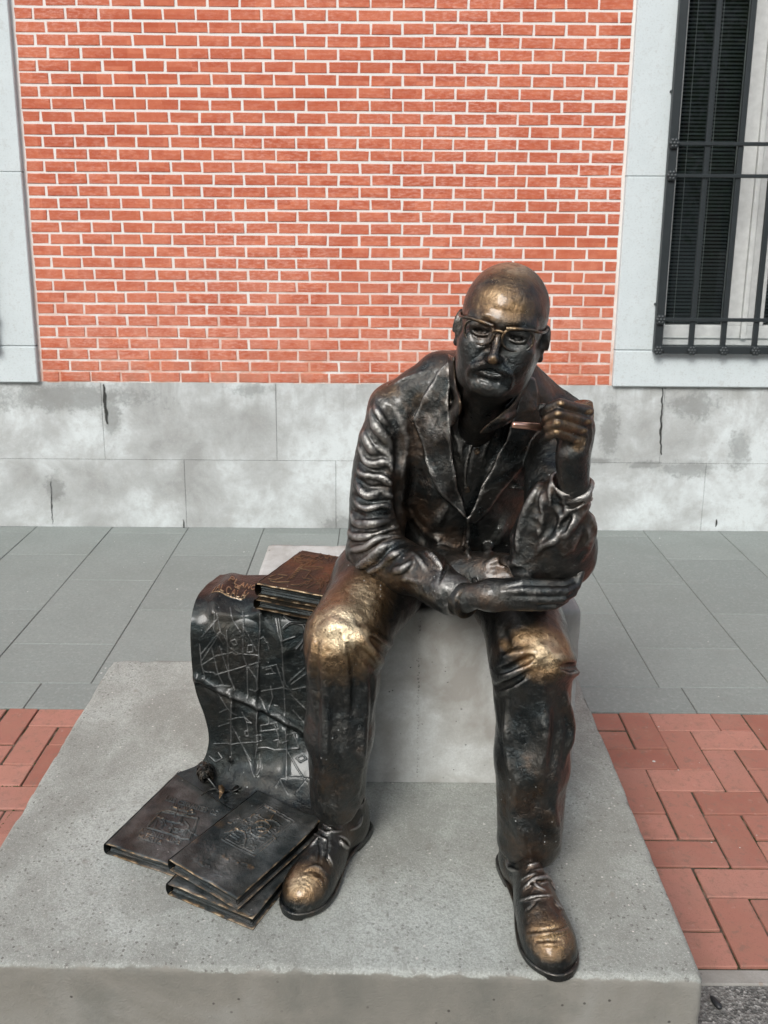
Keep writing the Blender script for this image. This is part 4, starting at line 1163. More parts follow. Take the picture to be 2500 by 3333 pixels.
# armhole, breast, front edge, pocket, seams
S.groove(cB((205, 300), (290, 330), (345, 430), (365, 560), (360, 760), (375, 980), (430, 1110)), .011, .008, .010)
S.ridge(cB((230, 235), (320, 185), (430, 130), (540, 85)), .005, .0012, .005)
S.groove(cB((775, 985), (765, 1080), (758, 1160), (770, 1235)), .006, .005).ridge(cB((792, 985), (782, 1080), (776, 1160), (788, 1230)), .006, .003)
S.ridge(cB((1040, 810), (1085, 804), (1130, 805)), .0055, .0045, .003).groove(cB((1045, 824), (1085, 820), (1125, 821)), .005, .003)
S.ridge(cB((500, 560), (560, 720), (660, 870), (760, 980)), .005, .0025, .005)
S.ridge(cB((400, 950), (480, 1050), (600, 1120)), .014, .005).ridge(cB((640, 930), (560, 1050), (480, 1120)), .012, .004).ridge(cB((1000, 1000), (960, 1120), (900, 1200)), .014, .005)
S.groove(cB((430, 1000), (520, 1130), (640, 1210)), .012, .006)
S.ridge(cB((560, 700), (620, 780), (700, 900)), .010, .002)
S.groove(cB((520, 480), (600, 440), (660, 410)), .0022, .0014, .001).groove(cB((1060, 560), (1130, 660)), .0022, .0012, .001)   # notches
S.groove(cB((600, 1400), (640, 1290), (660, 1250)), .004, .002).ridge(cB((740, 1560), (790, 1450), (820, 1350)), .0065, .005, .003)
S.ridge(cB((900, 1270), (1000, 1240), (1100, 1260)), .010, .005)
# bunched left sleeve
for pts, r, l in [(((560, 600), (500, 700), (380, 900)), .0, 0)]: pass
for pts, r, l in [(((560, 80), (480, 220), (330, 470), (240, 680), (195, 900), (190, 1150)), .011, .009), (((700, 110), (690, 300), (745, 480), (750, 600)), .0075, .0075), (((600, 230), (560, 400), (585, 560), (600, 650)), .0080, .0080),
                  (((650, 240), (630, 400), (660, 560)), .006, .005), (((1360, 300), (1180, 440), (980, 550), (900, 620)), .0100, .0100), (((1380, 420), (1150, 620), (980, 820), (900, 930)), .0130, .0110),
                  (((410, 660), (480, 655), (545, 690)), .007, .007), (((520, 590), (555, 680), (560, 800)), .008, .006), (((470, 1290), (580, 1130), (740, 1060), (830, 960)), .010, .008), (((430, 720), (400, 820), (370, 930)), .008, .005),
                  (((470, 780), (530, 960), (580, 1120)), .009, .006), (((1270, 850), (1330, 960), (1300, 1150)), .011, .006), (((1370, 700), (1390, 900), (1320, 1130), (1190, 1330)), .012, .005)]:
    S.ridge(cE(*pts), r, l, r * .5)
for pts, r, d in [(((640, 520), (700, 700), (640, 900), (590, 1020)), .014, .013), (((760, 300), (790, 500), (850, 620)), .011, .010), (((1000, 680), (900, 800), (820, 900)), .009, .008), (((1240, 880), (1210, 1050), (1130, 1200)), .0075, .009), (((880, 480), (1050, 470), (1200, 400)), .009, .007),
                  (((1150, 1150), (1020, 1250), (920, 1350)), .006, .003)]:
    S.groove(cE(*pts), r, d, r * .5)
S.run(9)
# cuff lip
cu, cv = unit(np.cross(WRL - CUF, V3(0, 1, 0))), None; cv = unit(np.cross(WRL - CUF, cu))
rimp = [CUF + V3(-.004, .002, -.006) + cu * .0405 * math.cos(a) + cv * .0405 * math.sin(a) + unit(WRL - CUF) * (.012 * math.cos(a - 2.6) + .003 * math.sin(3 * a)) for a in np.linspace(0, 2 * math.pi, 22)]
jacket.add(Chain(rimp, .0052), .004)
wj = [(SHR + V3(-.01, -.0, .06), (.10, .06, .035), .42), (SHR + V3(.05, -.06, .05), (.05, .05, .04), .30), (SHL + V3(-.03, 0, .06), (.08, .05, .03), .34), (U(1310, 1330, 1.80), (.03, .03, .04), .36), (U(1390, 1520, 1.76), (.03, .03, .09), .22)]
make('jacket', jacket, .0028, M['bronze'], statue, wj, .0014, 46, rub_glint_mm=.0027, rub_glint=[(SHR + V3(-.03, -.05, -.02), (.09, .06, .10), .30), (U(1180, 1560, 1.78), (.06, .06, .16), .26), (U(1190, 1780, 1.77), (.07, .06, .10), .28), (U(1390, 1400, 1.78), (.05, .05, .10), .34), (U(1480, 1880, 1.62), (.10, .06, .04), .28), (U(1600, 1870, 1.62), (.08, .06, .04), .30), (U(1880, 1700, 1.55), (.03, .04, .10), .18)])  # spots paint the highlights of shoulder, sleeve and lapel into the colour

# shirt front, collar wings, buttons
thr = on_torso(cB((742, 300), (775, 400), (822, 508), (868, 440), (960, 350), (1060, 250), (1090, 120), (900, 40), (715, 60)))
shirtF.cut(Prism(thr, tn, -.14, .14), .002)
S = Sculpt(shirtF)
S.ridge(cB((850, 430), (800, 560), (770, 680), (765, 820)), .0055, .0040, .003).ridge(cB((1000, 560), (930, 660), (870, 780)), .006, .003)
S.groove(cB((835, 500), (790, 620), (772, 780)), .003, .003).ridge(cB((720, 600), (760, 500), (800, 420)), .008, .004).ridge(cB((700, 480), (730, 560), (745, 650)), .006, .003)
S.ridge(cB((960, 420), (900, 520), (860, 640)), .007, .003)
S.run(9)
make('shirt', shirtF, .0024, M['bronze'], statue, wear=[(U(1535, 1560, 1.75), (.02, .03, .07), .30)], amp=.0009, asc=60, keep=lambda V: (pv.poly(V.astype(f32))[0] < .022) & (V[:, 1] < 1.93), rub_glint=[(U(1540, 1500, 1.76), (.09, .08, .14), .22)])  # last spot brightens the shirt front by colour
def strip(name, rows, th, mat, parent, wear=0.0):
    """curved sheet with thickness from rows of 3-D points"""
    R_ = [spline(r, n=24) for r in rows]; n = min(len(r) for r in R_); G_ = np.stack([r[np.linspace(0, len(r) - 1, n).astype(int)] for r in R_])
    G2 = np.stack([spline(G_[:, j], n=4 * (len(rows) - 1)) for j in range(n)], 1); a, b = G2.shape[:2]
    N_ = np.cross(np.gradient(G2, axis=0), np.gradient(G2, axis=1)); N_ /= np.linalg.norm(N_, axis=-1)[..., None] + 1e-9
    if (N_[..., 1].mean() > 0): N_ = -N_
    Vt = (G2 + N_ * th / 2).reshape(-1, 3); Vb = (G2 - N_ * th / 2).reshape(-1, 3); k = a * b; Q = []
    for i in range(a - 1):
        for j in range(b - 1):
            q = i * b + j; Q += [(q, q + 1, q + b + 1, q + b), (k + q, k + q + b, k + q + b + 1, k + q + 1)]
    ring = [i for i in range(b)] + [i * b + b - 1 for i in range(1, a)] + [(a - 1) * b + j for j in range(b - 2, -1, -1)] + [i * b for i in range(a - 2, 0, -1)]
    for p, q in zip(ring, ring[1:] + ring[:1]): Q.append((p, p + k, q + k, q))
    me = mesh_np(name, np.vstack([Vt, Vb]), Q); bm = bmesh.new(); bm.from_mesh(me); bmesh.ops.recalc_face_normals(bm, faces=bm.faces); bm.to_mesh(me); bm.free()
    for p in me.polygons: p.use_smooth = True
    attr_f(me, 'wear', np.full(len(me.vertices), wear)); attr_f(me, 'rub_glint', np.full(len(me.vertices), .22)); return link(name, me, mat, parent)
def lifted(field, pts, lift):
    P, N = field.hit(pts); return [p + n * l for p, n, l in zip(P, N, np.broadcast_to(lift, (len(P),)))]
both = Field(); both.ops = [('u', Off(torso, .013, tlo, thi), 0.0), ('u', Rcone(H(0, -.03, -.06), NECK + V3(0, -.03, .02), .060, .066), .02), ('u', Rcone(H(0, .015, -.10), V3(.20, 1.79, 1.17), .047, .057), .03)]
strip('collar_wing', [lifted(both, cB((716, 30), (722, 175), (744, 270), (748, 340), (706, 425)), [.007, .006, .005, .004, .003]), lifted(both, cB((702, 25), (702, 185), (712, 280), (716, 360), (694, 432)), [.010, .009, .008, .007, .004]),
                      lifted(both, cB((690, 20), (681, 190), (678, 290), (680, 370), (684, 440)), [.010, .009, .008, .006, .003])], .004, M['bronze'], statue)
strip('collar_wing', [lifted(both, cB((1120, 110), (1042, 285), (962, 362), (892, 420), (850, 470)), [.007, .006, .005, .004, .003]), lifted(both, cB((1128, 110), (1064, 300), (1008, 370), (955, 415), (892, 462)), [.010, .009, .008, .006, .004]),
                      lifted(both, cB((1136, 110), (1086, 310), (1050, 376), (1016, 406), (932, 452)), [.009, .009, .008, .006, .003])], .004, M['bronze'], statue)
# shirt cuff showing between sleeve and hand
cfp = [WRC + dW * (-.030 + .048 * i / 5) for i in range(6)]; V, F = tube_geo(cfp + cfp[::-1], [.0325, .0325, .0328, .0330, .0334, .0338] + [.0310, .0306, .0302, .0298, .0296, .0294], 30, False)
me = mesh_py('shirt_cuff', V, F, True); attr_f(me, 'wear', np.full(len(V), .12)); link('shirt_cuff', me, M['bronze'], statue)
for c in cB((833, 585), (772, 815)):
    P_, N_ = shirtF.hit([c]); bm = bmesh.new(); bmesh.ops.create_cone(bm, cap_ends=True, segments=16, radius1=.0072, radius2=.0062, depth=.004)
    bmesh.ops.rotate(bm, verts=bm.verts, matrix=Vector(N_[0]).to_track_quat('Z', 'Y').to_matrix()); bmesh.ops.translate(bm, verts=bm.verts, vec=Vector(P_[0] + N_[0] * .003))
    me = bm_mesh('button', bm); attr_f(me, 'wear', np.full(len(me.vertices), .1)); link('button', me, M['bronze'], statue)

# ------------------------------------------------------------------ trousers
tr = Field(); tr.warp = .0035
tr.add(Econe(HIPR + V3(-.005, .05, -.005), HIPR * .45 + KNR * .55 + V3(0, 0, .004), .118, .098, V3(1, 0, 0), .96), .02)
tr.add(Econe(HIPR * .45 + KNR * .55 + V3(0, 0, .004), KNR + V3(0, .004, .002), .098, .0840, V3(1, 0, 0), 1.0), .03)
tr.add(Econe(HIPL + V3(.015, .05, -.005), HIPL * .45 + KNL * .55 + V3(0, 0, .004), .115, .094, V3(1, 0, 0), .96), .02)
tr.add(Econe(HIPL * .45 + KNL * .55 + V3(0, 0, .004), KNL + V3(0, .004, .0), .094, .0820, V3(1, 0, 0), 1.0), .03)
tr.add(Rcone(HIPR + V3(.03, .03, .01), HIPL + V3(-.02, .03, .01), .115, .115), .03)
tr.add(Econe(KNR + V3(.002, .006, -.03), ANR + V3(.008, .006, .16), .0800, .0700, V3(1, 0, 0), 1.05), .03)
tr.add(Econe(ANR + V3(.008, .006, .16), ANR + V3(.000, .000, .000), .0700, .0555, V3(1, 0, 0), 1.12), .02)
tr.add(Econe(KNL + V3(.004, .006, -.03), ANL + V3(.006, .008, .18), .0800, .0705, V3(1, 0, 0), 1.05), .03)
tr.add(Econe(ANL + V3(.006, .008, .18), ANL + V3(.006, -.004, .006), .0705, .0670, V3(1, 0, 0), 1.10), .02)
S = Sculpt(tr)
for pts, r, l in [(((300, 420), (390, 480), (450, 540), (500, 600)), .013, .010), (((270, 430), (310, 540), (335, 650)), .012, .008), (((330, 400), (430, 450), (540, 500)), .014, .009), (((180, 420), (170, 560), (185, 700), (180, 1000), (170, 1280)), .011, .009),
                  (((400, 640), (395, 800), (380, 1050), (360, 1280)), .011, .009), (((120, 470), (110, 650), (130, 900)), .012, .006), (((450, 620), (440, 760), (430, 900)), .012, .005), (((160, 420), (230, 400), (300, 420)), .016, .007),
                  (((1115, 560), (1220, 552), (1330, 530)), .011, .009), (((1095, 690), (1190, 650), (1300, 605)), .013, .011), (((1105, 760), (1190, 715), (1270, 690)), .011, .007), (((1100, 620), (1200, 600), (1290, 575)), .009, .005),
                  (((1290, 600), (1340, 545), (1400, 500)), .013, .008), (((1350, 560), (1440, 580), (1540, 570)), .016, .010), (((1400, 650), (1480, 640), (1560, 650)), .014, .010), (((1480, 760), (1500, 950), (1470, 1150)), .011, .010),
                  (((1150, 800), (1170, 1000), (1180, 1250)), .011, .009), (((1350, 720), (1370, 950), (1350, 1200)), .012, .008)]:
    S.ridge(cL(*pts), r, l, r * .7)
for pts, r, d in [(((350, 520), (420, 590), (470, 660)), .010, .008), (((300, 500), (330, 600), (345, 720), (330, 900)), .010, .006), (((420, 460), (500, 530), (550, 560)), .009, .007), (((1110, 640), (1200, 620), (1300, 560)), .008, .006), (((1100, 730), (1200, 690), (1290, 640)), .008, .006),
                  (((1450, 620), (1550, 615)), .009, .006), (((240, 700), (250, 950), (240, 1250)), .014, .006), (((1250, 780), (1270, 1000), (1260, 1250)), .016, .006), (((1430, 800), (1430, 1000), (1400, 1200)), .012, .006), (((1120, 400), (1160, 480), (1150, 530)), .012, .005)]:
    S.groove(cL(*pts), r, d, r * .6)
for pts, r, l in [(((1250, 60), (1240, 200), (1290, 330), (1330, 430)), .016, .006), (((1440, 100), (1440, 250), (1450, 380)), .014, .005), (((300, 20), (290, 120), (310, 210)), .012, .005), (((420, 20), (440, 120), (480, 180)), .012, .005)]:
    S.ridge(cS(*pts), r, l, r * .7)
S.groove(cS((1340, 80), (1350, 230), (1390, 360)), .012, .006, .008).groove(cS((360, 40), (350, 140), (380, 210)), .010, .005, .007)
S.run(9)
tr.cut(Rcone(ANR + V3(.002, .004, .035), ANR + V3(.002, -.005, -.09), .050, .062), .004)
tr.cut(Rcone(ANL + V3(.004, .0, .045), ANL + V3(.004, -.01, -.09), .055, .068), .004)
tr.cut(RBox(ANR + V3(0, 0, -.105), (.2, .2, .065), np.eye(3), .001), .004)
rot = np.array(Matrix.Rotation(math.radians(14), 3, 'X')); 
tr.cut(RBox(ANL + V3(0, 0, -.120), (.12, .16, .080), rot, .001), .004)
kr, kl = tr.hit(cL((270, 400), (1380, 540)))[0]
wt = [(kr, (.060, .075, .075), .95), (kr + V3(.0, .02, .0), (.12, .15, .14), .66), (kr + V3(.045, .06, .03), (.10, .14, .08), .64), (kr + V3(.04, -.01, -.05), (.06, .06, .06), .55), (kl, (.075, .075, .070), .66), (kl + V3(-.05, .02, .02), (.05, .04, .03), .55), (kl + V3(.045, .03, .0), (.04, .04, .05), .48), (kl + V3(-.075, .03, -.005), (.045, .04, .012), .55), (kr + V3(-.045, .02, -.14), (.02, .04, .14), .30), (tr.hit(cS((1440, 260)))[0][0], (.03, .03, .04), .26)]
make('trousers', tr, .0029, M['bronze'], statue, wt, .0013, 46, rub_glint_mm=.0042)

# ------------------------------------------------------------------ shoes
def outline(n=40):
    """sole outline, heel at 0, toe at 1 (x along, y across), right foot"""
    up = [(0.0, 0.0), (.012, .075), (.06, .115), (.16, .122), (.32, .108), (.46, .112), (.62, .150), (.76, .172), (.88, .150), (.965, .085), (1.0, .0)]
    dn = [(.965, -.095), (.88, -.142), (.76, -.158), (.62, -.140), (.46, -.100), (.32, -.098), (.16, -.118), (.06, -.112), (.012, -.075)]
    return spline(up + dn + [up[0]], n=n * 3)[:-1]
def shoe(heel, toe, flip, wear_k, laces_px):
    heel, toe = np.asarray(heel, float), np.asarray(toe, float); L_ = float(np.linalg.norm(toe - heel)); fx = unit(toe - heel); fz = V3(0, 0, 1); fy = np.cross(fz, fx) * flip
    def W(x, y, z): return heel + fx * x * L_ + fy * y * L_ + fz * z
    R_ = np.stack([fx, fy, fz]); top = empty('shoe', heel); top.parent = statue; top.location = Vector(heel - np.array(statue.location))
    O = outline(); P_ = np.array([W(x, y, 0) for x, y in O])
    sf = Field(); sf.add(Prism(P_, (0, 0, 1), -.0085, .0085, .0025), 0)
    # prism is centred on the outline plane: lift it to sole height and cut the arch in front of the heel
    sf = Field(); Pz = P_.copy(); Pz[:, 2] = PL_Z + .0115; sf.add(Prism(Pz, (0, 0, 1), -.0090, .0025, .0022), 0)
    sf.cut(RBox(W(.40, 0, .0) + V3(0, 0, .000), (.125 * L_, .3 * L_, .0070), R_, .002), .004)
    sf.cut(RBox(W(.72, 0, .0) + V3(0, 0, -.004), (.25 * L_, .3 * L_, .0065), R_, .001), .006)
    so_ = make('sole', sf, .0022, M['bronze'], top, [(W(1, 0, .02), (.07, .07, .03), .16)], .0004, rub_glint_mm=.008)
    uf = Field(); z0 = PL_Z + .0135
    def E(x, y, z, rx, ry, rz): return Ell(W(x, y, 0) + V3(0, 0, z0 + z - heel[2]), (rx * L_, ry * L_, rz), R_)
    uf.add(E(.80, .006, .010, .188, .160, .046), .01); uf.add(E(.62, .006, .018, .20, .138, .053), .03); uf.add(E(.42, .004, .030, .20, .098, .062), .03)
    uf.add(E(.16, .002, .030, .145, .104, .060), .03); uf.add(Econe(W(.20, 0, 0) + V3(0, 0, z0 + .03 - heel[2]), W(.20, 0, 0) + V3(0, 0, z0 + .078 - heel[2]), .040, .036, fx, .95), .03)
    uf.cut(RBox(W(.5, 0, 0) + V3(0, 0, z0 - .055 - heel[2]), (L_, L_, .05), R_, .001), .002)
    uf.cut(Rcone(W(.20, 0, 0) + V3(0, 0, z0 + .085 - heel[2]), W(.18, 0, 0) + V3(0, 0, z0 + .14 - heel[2]), .031, .040), .004)
    S = Sculpt(uf)
    for k_, pts, r, l in laces_px:
        (S.ridge if k_ == 'r' else S.groove)(cS(*pts), r * 1.1, l * 1.6, r * .4)
    for i in range(4):
        a_, b_ = W(.44 + .055 * i, -.045 - .004 * i, .1), W(.46 + .055 * i, .045 + .004 * i, .1)
        q = proj([a_, (a_ + b_) / 2, b_]); S.ridge([tuple(x) for x in q], .0030, .0030, .0012, .15)
    S.run(6)
    tp = W(.86, .01, .052)
    make('upper', uf, .0021, M['bronze'], top, [(tp, (.055, .05, .035), wear_k), (W(.74, .02, .06), (.05, .05, .03), wear_k * .62)], .0006, 80)
    return top
lacR = [('r', ((235, 390), (270, 360), (300, 320)), .0032, .0028), ('r', ((325, 405), (330, 440), (355, 485)), .0032, .0034), ('r', ((300, 320), (350, 315), (400, 310)), .004, .0025), ('r', ((385, 350), (400, 385), (435, 395)), .0042, .0050), ('r', ((380, 330), (420, 360), (430, 400)), .0036, .0042),
        ('g', ((280, 330), (290, 420), (270, 480)), .0026, .0022), ('g', ((330, 330), (330, 400), (310, 470)), .0024, .0016), ('r', ((210, 500), (270, 480), (330, 520)), .005, .0014), ('g', ((190, 520), (260, 505), (320, 545)), .0030, .0010), ('r', ((250, 530), (290, 550), (305, 590)), .0036, .0012), ('g', ((150, 560), (210, 540), (250, 560)), .003, .0008),
        ('r', ((500, 230), (480, 280), (430, 310)), .004, .003)]
lacL = [('r', ((1270, 555), (1330, 525), (1410, 520)), .0042, .0030), ('r', ((1280, 600), (1340, 550), (1400, 540), (1450, 590)), .0050, .0045), ('r', ((1265, 655), (1340, 635), (1435, 625)), .0036, .0034), ('g', ((1300, 570), (1350, 560), (1420, 560)), .0030, .0025), ('r', ((1340, 540), (1350, 580), (1400, 600)), .0034, .0030),
        ('g', ((1290, 710), (1330, 680), (1360, 640)), .0026, .0018), ('r', ((1310, 825), (1370, 815), (1480, 800), (1520, 765)), .0058, .0026), ('g', ((1310, 800), (1380, 795), (1490, 775)), .0040, .0018), ('g', ((1320, 850), (1400, 845), (1500, 840)), .0036, .0014), ('r', ((1350, 870), (1420, 865), (1500, 880)), .0042, .0012),
        ('r', ((1435, 640), (1460, 680), (1490, 695)), .0040, .0030), ('g', ((1420, 540), (1470, 580), (1480, 640)), .0030, .0020), ('r', ((1200, 440), (1220, 490), (1270, 510)), .0045, .0035)]
shoe((-.040, 1.742, PL_Z), (-.172, 1.462, PL_Z), 1, .74, lacR)
shoe((.284, 1.640, PL_Z), (.330, 1.322, PL_Z), -1, .68, lacL)
# socks between shoe and hem belong to the cast ankles
for a, hx in ((ANR, (-.068, 1.682)), (ANL, (.293, 1.583))):
    V, F = tube_geo([a + V3(0, 0, .08), V3(hx[0], hx[1], PL_Z + .115), V3(hx[0], hx[1], PL_Z + .06)], [.034, .032, .034], 24)
    me = mesh_py('sock', V, F, True); attr_f(me, 'wear', np.zeros(len(V))); link('sock', me, M['bronze'], statue)

# ------------------------------------------------------------------ spectacles
gl = empty('glasses', H(0, .1, 0)); gl.parent = statue; gl.location = Vector(H(0, .1, 0) - np.array(statue.location))
def gtube(nm, pts, r, wear=.75):
    V, F = tube_geo(spline(pts, n=40), r, 8); me = mesh_py(nm, V, F, True); attr_f(me, 'wear', np.clip(wear + .5 * vnoise(np.array(V), 40), 0, .8)); return link(nm, me, M['bronze'], gl)
for s in (-1, 1):
    c = V3(s * .0365, 0, -.001); rim = []
    for a in np.linspace(0, 2 * math.pi, 30):
        ca, sa = math.cos(a), math.sin(a); x = .0285 * np.sign(ca) * abs(ca) ** .75; z = .0215 * np.sign(sa) * abs(sa) ** .75
        z = z * (1.0 if z < 0 else .92) + (.002 * ca * s if z > 0 else 0); x = x * (1 - .10 * (sa < 0) * abs(sa))
        rim.append(H(c[0] + x, .1005 - abs(c[0] + x) * .28 + (.0 if z < 0 else .002), c[2] + z))
    V, F = tube_geo(rim[:-1] + rim[:1], .0026, 8, False); me = mesh_py('rim', V, F, True); attr_f(me, 'wear', np.clip(.22 + .5 * vnoise(np.array(V), 28), 0, .6)); link('rim', me, M['bronze'], gl)
    gtube('brow_bar', [H(s * .012, .1020, .0165), H(s * .034, .0975, .0195), H(s * .056, .0885, .0205), H(s * .070, .0810, .0185)], .0034, .30)
    gtube('temple', [H(s * .0675, .0820, .0180), H(s * .0770, .0660, .0165), H(s * .0835, .0300, .0140), H(s * .0865, -.006, .0140), H(s * .0865, -.020, .008)], .0026, .18)
gtube('bridge', [H(-.0115, .1010, .006), H(-.004, .1035, .0095), H(.004, .1035, .0095), H(.0115, .1010, .006)], .0024, .40)

# ------------------------------------------------------------------ pipe, held in the fist
pipe = empty('tobacco_pipe', U(1800, 1388, 1.56), 'bronze tobacco pipe held in the raised fist of the statue', 'pipe')
pa, pb, pc = U(1668, 1382, 1.535), U(1765, 1391, 1.548), U(1892, 1396, 1.585)
def pt_(nm, pts, r, wear, seg=16):
    V, F = tube_geo(pts, r, seg); me = mesh_py(nm, V, F, True); attr_f(me, 'wear', np.full(len(V), wear)); return link(nm, me, M['bronze'], pipe)
mp_ = pt_('mouthpiece', [pa, pa + (pb - pa) * .03, pb], [.0050, .0060, .0070], .95); mp_.data.materials[0] = M['copper']
pt_('shank', [pb, pb + (pc - pb) * .5, pc], [.0058, .0075, .0100], .35)
bt, bb = U(1897, 1312, 1.583), U(1900, 1393, 1.590)
prof = [(0, .012), (.05, .0155), (.2, .0185), (.55, .0202), (.85, .0190), (1, .0180)]
V, F = tube_geo([bb + (bt - bb) * t for t, r in prof] + [bt - (bt - bb) * .02, bt - (bt - bb) * .5], [r for t, r in prof] + [.0135, .0125], 28)
me = mesh_py('bowl', V, F, True); attr_f(me, 'wear', np.full(len(V), .5)); link('bowl', me, M['bronze'], pipe)
# ------------------------------------------------------------------ relief plates: lines and letters raised on a grid
GLY = {'A': [[(0, 0), (.5, 1), (1, 0)], [(.2, .4), (.8, .4)]], 'C': [[(1, .85), (.7, 1), (.3, 1), (0, .7), (0, .3), (.3, 0), (.7, 0), (1, .15)]], 'D': [[(0, 0), (0, 1), (.6, 1), (1, .7), (1, .3), (.6, 0), (0, 0)]],
       'E': [[(1, 1), (0, 1), (0, 0), (1, 0)], [(0, .5), (.75, .5)]], 'H': [[(0, 0), (0, 1)], [(1, 0), (1, 1)], [(0, .5), (1, .5)]], 'I': [[(.5, 0), (.5, 1)]], 'L': [[(0, 1), (0, 0), (.9, 0)]], 'N': [[(0, 0), (0, 1), (1, 0), (1, 1)]],
       'O': [[(.3, 0), (0, .3), (0, .7), (.3, 1), (.7, 1), (1, .7), (1, .3), (.7, 0), (.3, 0)]], 'P': [[(0, 0), (0, 1), (.7, 1), (1, .75), (.7, .5), (0, .5)]], 'R': [[(0, 0), (0, 1), (.7, 1), (1, .75), (.7, .5), (0, .5)], [(.5, .5), (1, 0)]],
       'S': [[(1, .85), (.7, 1), (.3, 1), (0, .8), (.2, .55), (.8, .45), (1, .2), (.7, 0), (.3, 0), (0, .15)]], 'T': [[(0, 1), (1, 1)], [(.5, 1), (.5, 0)]], 'U': [[(0, 1), (0, .3), (.3, 0), (.7, 0), (1, .3), (1, 1)]], 'V': [[(0, 1), (.5, 0), (1, 1)]],
       'Á': [[(0, 0), (.5, 1), (1, 0)], [(.2, .4), (.8, .4)], [(.55, 1.12), (.8, 1.35)]], ' ': []}
def write(txt, a, b, up):
    """letters along the baseline a->b (photo pixels); up = letter height vector"""
    a, b, up = np.array(a, float), np.array(b, float), np.array(up, float); n = len(txt); L = []
    for i, ch in enumerate(txt):
        for st in GLY[ch]: L.append([tuple(a + (b - a) * ((i + .12 + .70 * x) / n) + up * y) for x, y in st])
    return L
def dist_lines(X, Y, lines, rad):
    """distance from grid points to a set of polylines, only near them"""
    D = np.full(X.shape, 1e3, f32)
    for ln in lines:
        for (ax, ay), (bx, by) in zip(ln[:-1], ln[1:]):
            m_ = (X > min(ax, bx) - rad) & (X < max(ax, bx) + rad) & (Y > min(ay, by) - rad) & (Y < max(ay, by) + rad)
            if not m_.any(): continue
            ex, ey = bx - ax, by - ay; wx, wy = X[m_] - ax, Y[m_] - ay; t = np.clip((wx * ex + wy * ey) / (ex * ex + ey * ey + 1e-12), 0, 1)
            D[m_] = np.minimum(D[m_], np.hypot(wx - t * ex, wy - t * ey))
    return D
def grid_faces(a, b, flip=False):
    i, j = np.meshgrid(np.arange(a - 1), np.arange(b - 1), indexing='ij'); q = (i * b + j).ravel()
    F = np.stack([q, q + 1, q + b + 1, q + b], 1); return F[:, ::-1] if flip else F

# ------------------------------------------------------------------ the street map draped over the seat block
Lc = spline([(-.405, 2.062, .735), (-.425, 1.975, .741), (-.434, 1.908, .736), (-.438, 1.866, .695), (-.438, 1.857, .61), (-.433, 1.862, .53), (-.416, 1.872, .455), (-.409, 1.874, .39), (-.428, 1.872, .335), (-.490, 1.868, .3055)], step=.004)
Rc = spline([(-.035, 2.062, .735), (-.035, 1.975, .737), (-.035, 1.908, .736), (-.035, 1.862, .695), (-.035, 1.848, .61), (-.035, 1.840, .53), (-.045, 1.832, .455), (-.07, 1.80, .39), (-.12, 1.725, .325), (-.19, 1.625, .3055)], step=.004)
NV, NU = 520, 300
def resamp(C, n):
    d = np.r_[0, np.cumsum(np.linalg.norm(np.diff(C, axis=0), axis=1))]; t = np.linspace(0, d[-1], n)
    return np.stack([np.interp(t, d, C[:, i]) for i in range(3)], 1)
Lr, Rr = resamp(Lc, NV), resamp(Rc, NV); uu = np.linspace(0, 1, NU)[None, :, None]
G3 = Lr[:, None] * (1 - uu) + Rr[:, None] * uu
Nm = np.cross(np.gradient(G3, axis=1), np.gradient(G3, axis=0)); Nm /= np.linalg.norm(Nm, axis=-1)[..., None]
if Nm[NV // 2, NU // 2, 1] > 0: Nm = -Nm
PXY = proj(G3); X2, Y2 = PXY[..., 0], PXY[..., 1]
Hm = np.zeros(X2.shape)
def bulge(lines, w_, h_):
    global Hm
    d = dist_lines(X2, Y2, lines, w_ * 3); Hm = Hm + h_ * np.exp(-(d / w_) ** 2)
# broad folds of the sheet
bulge([cM((110, 1190), (300, 1285), (500, 1365), (700, 1455), (900, 1570), (1100, 1690))], 14, .012)
bulge([cM((130, 1240), (330, 1340), (560, 1440), (760, 1540), (950, 1650))], 12, -.006)
bulge([cM((650, 655), (640, 800), (620, 1000), (610, 1400), (620, 2000))], 9, .0035)
bulge([cM((640, 640), (700, 720), (780, 850), (850, 960))], 22, .007); bulge([cM((640, 640), (560, 660), (420, 665), (250, 640))], 18, .006)
bulge([cM((410, 360), (330, 440), (250, 560))], 22, .010); bulge([cM((500, 700), (560, 1000))], 50, -.006)
bulge([cM((400, 1300), (410, 1600), (405, 1880))], 10, .004); bulge([cM((860, 1550), (865, 1800), (870, 2000))], 10, .003)
bulge([cM((500, 2010), (700, 2060), (900, 2150))], 26, .006)
Hm = Hm + fbm(G3, 16, 3) * .0028
Hm = np.where(G3[..., 2] > .60, np.maximum(Hm, -.002), Hm)
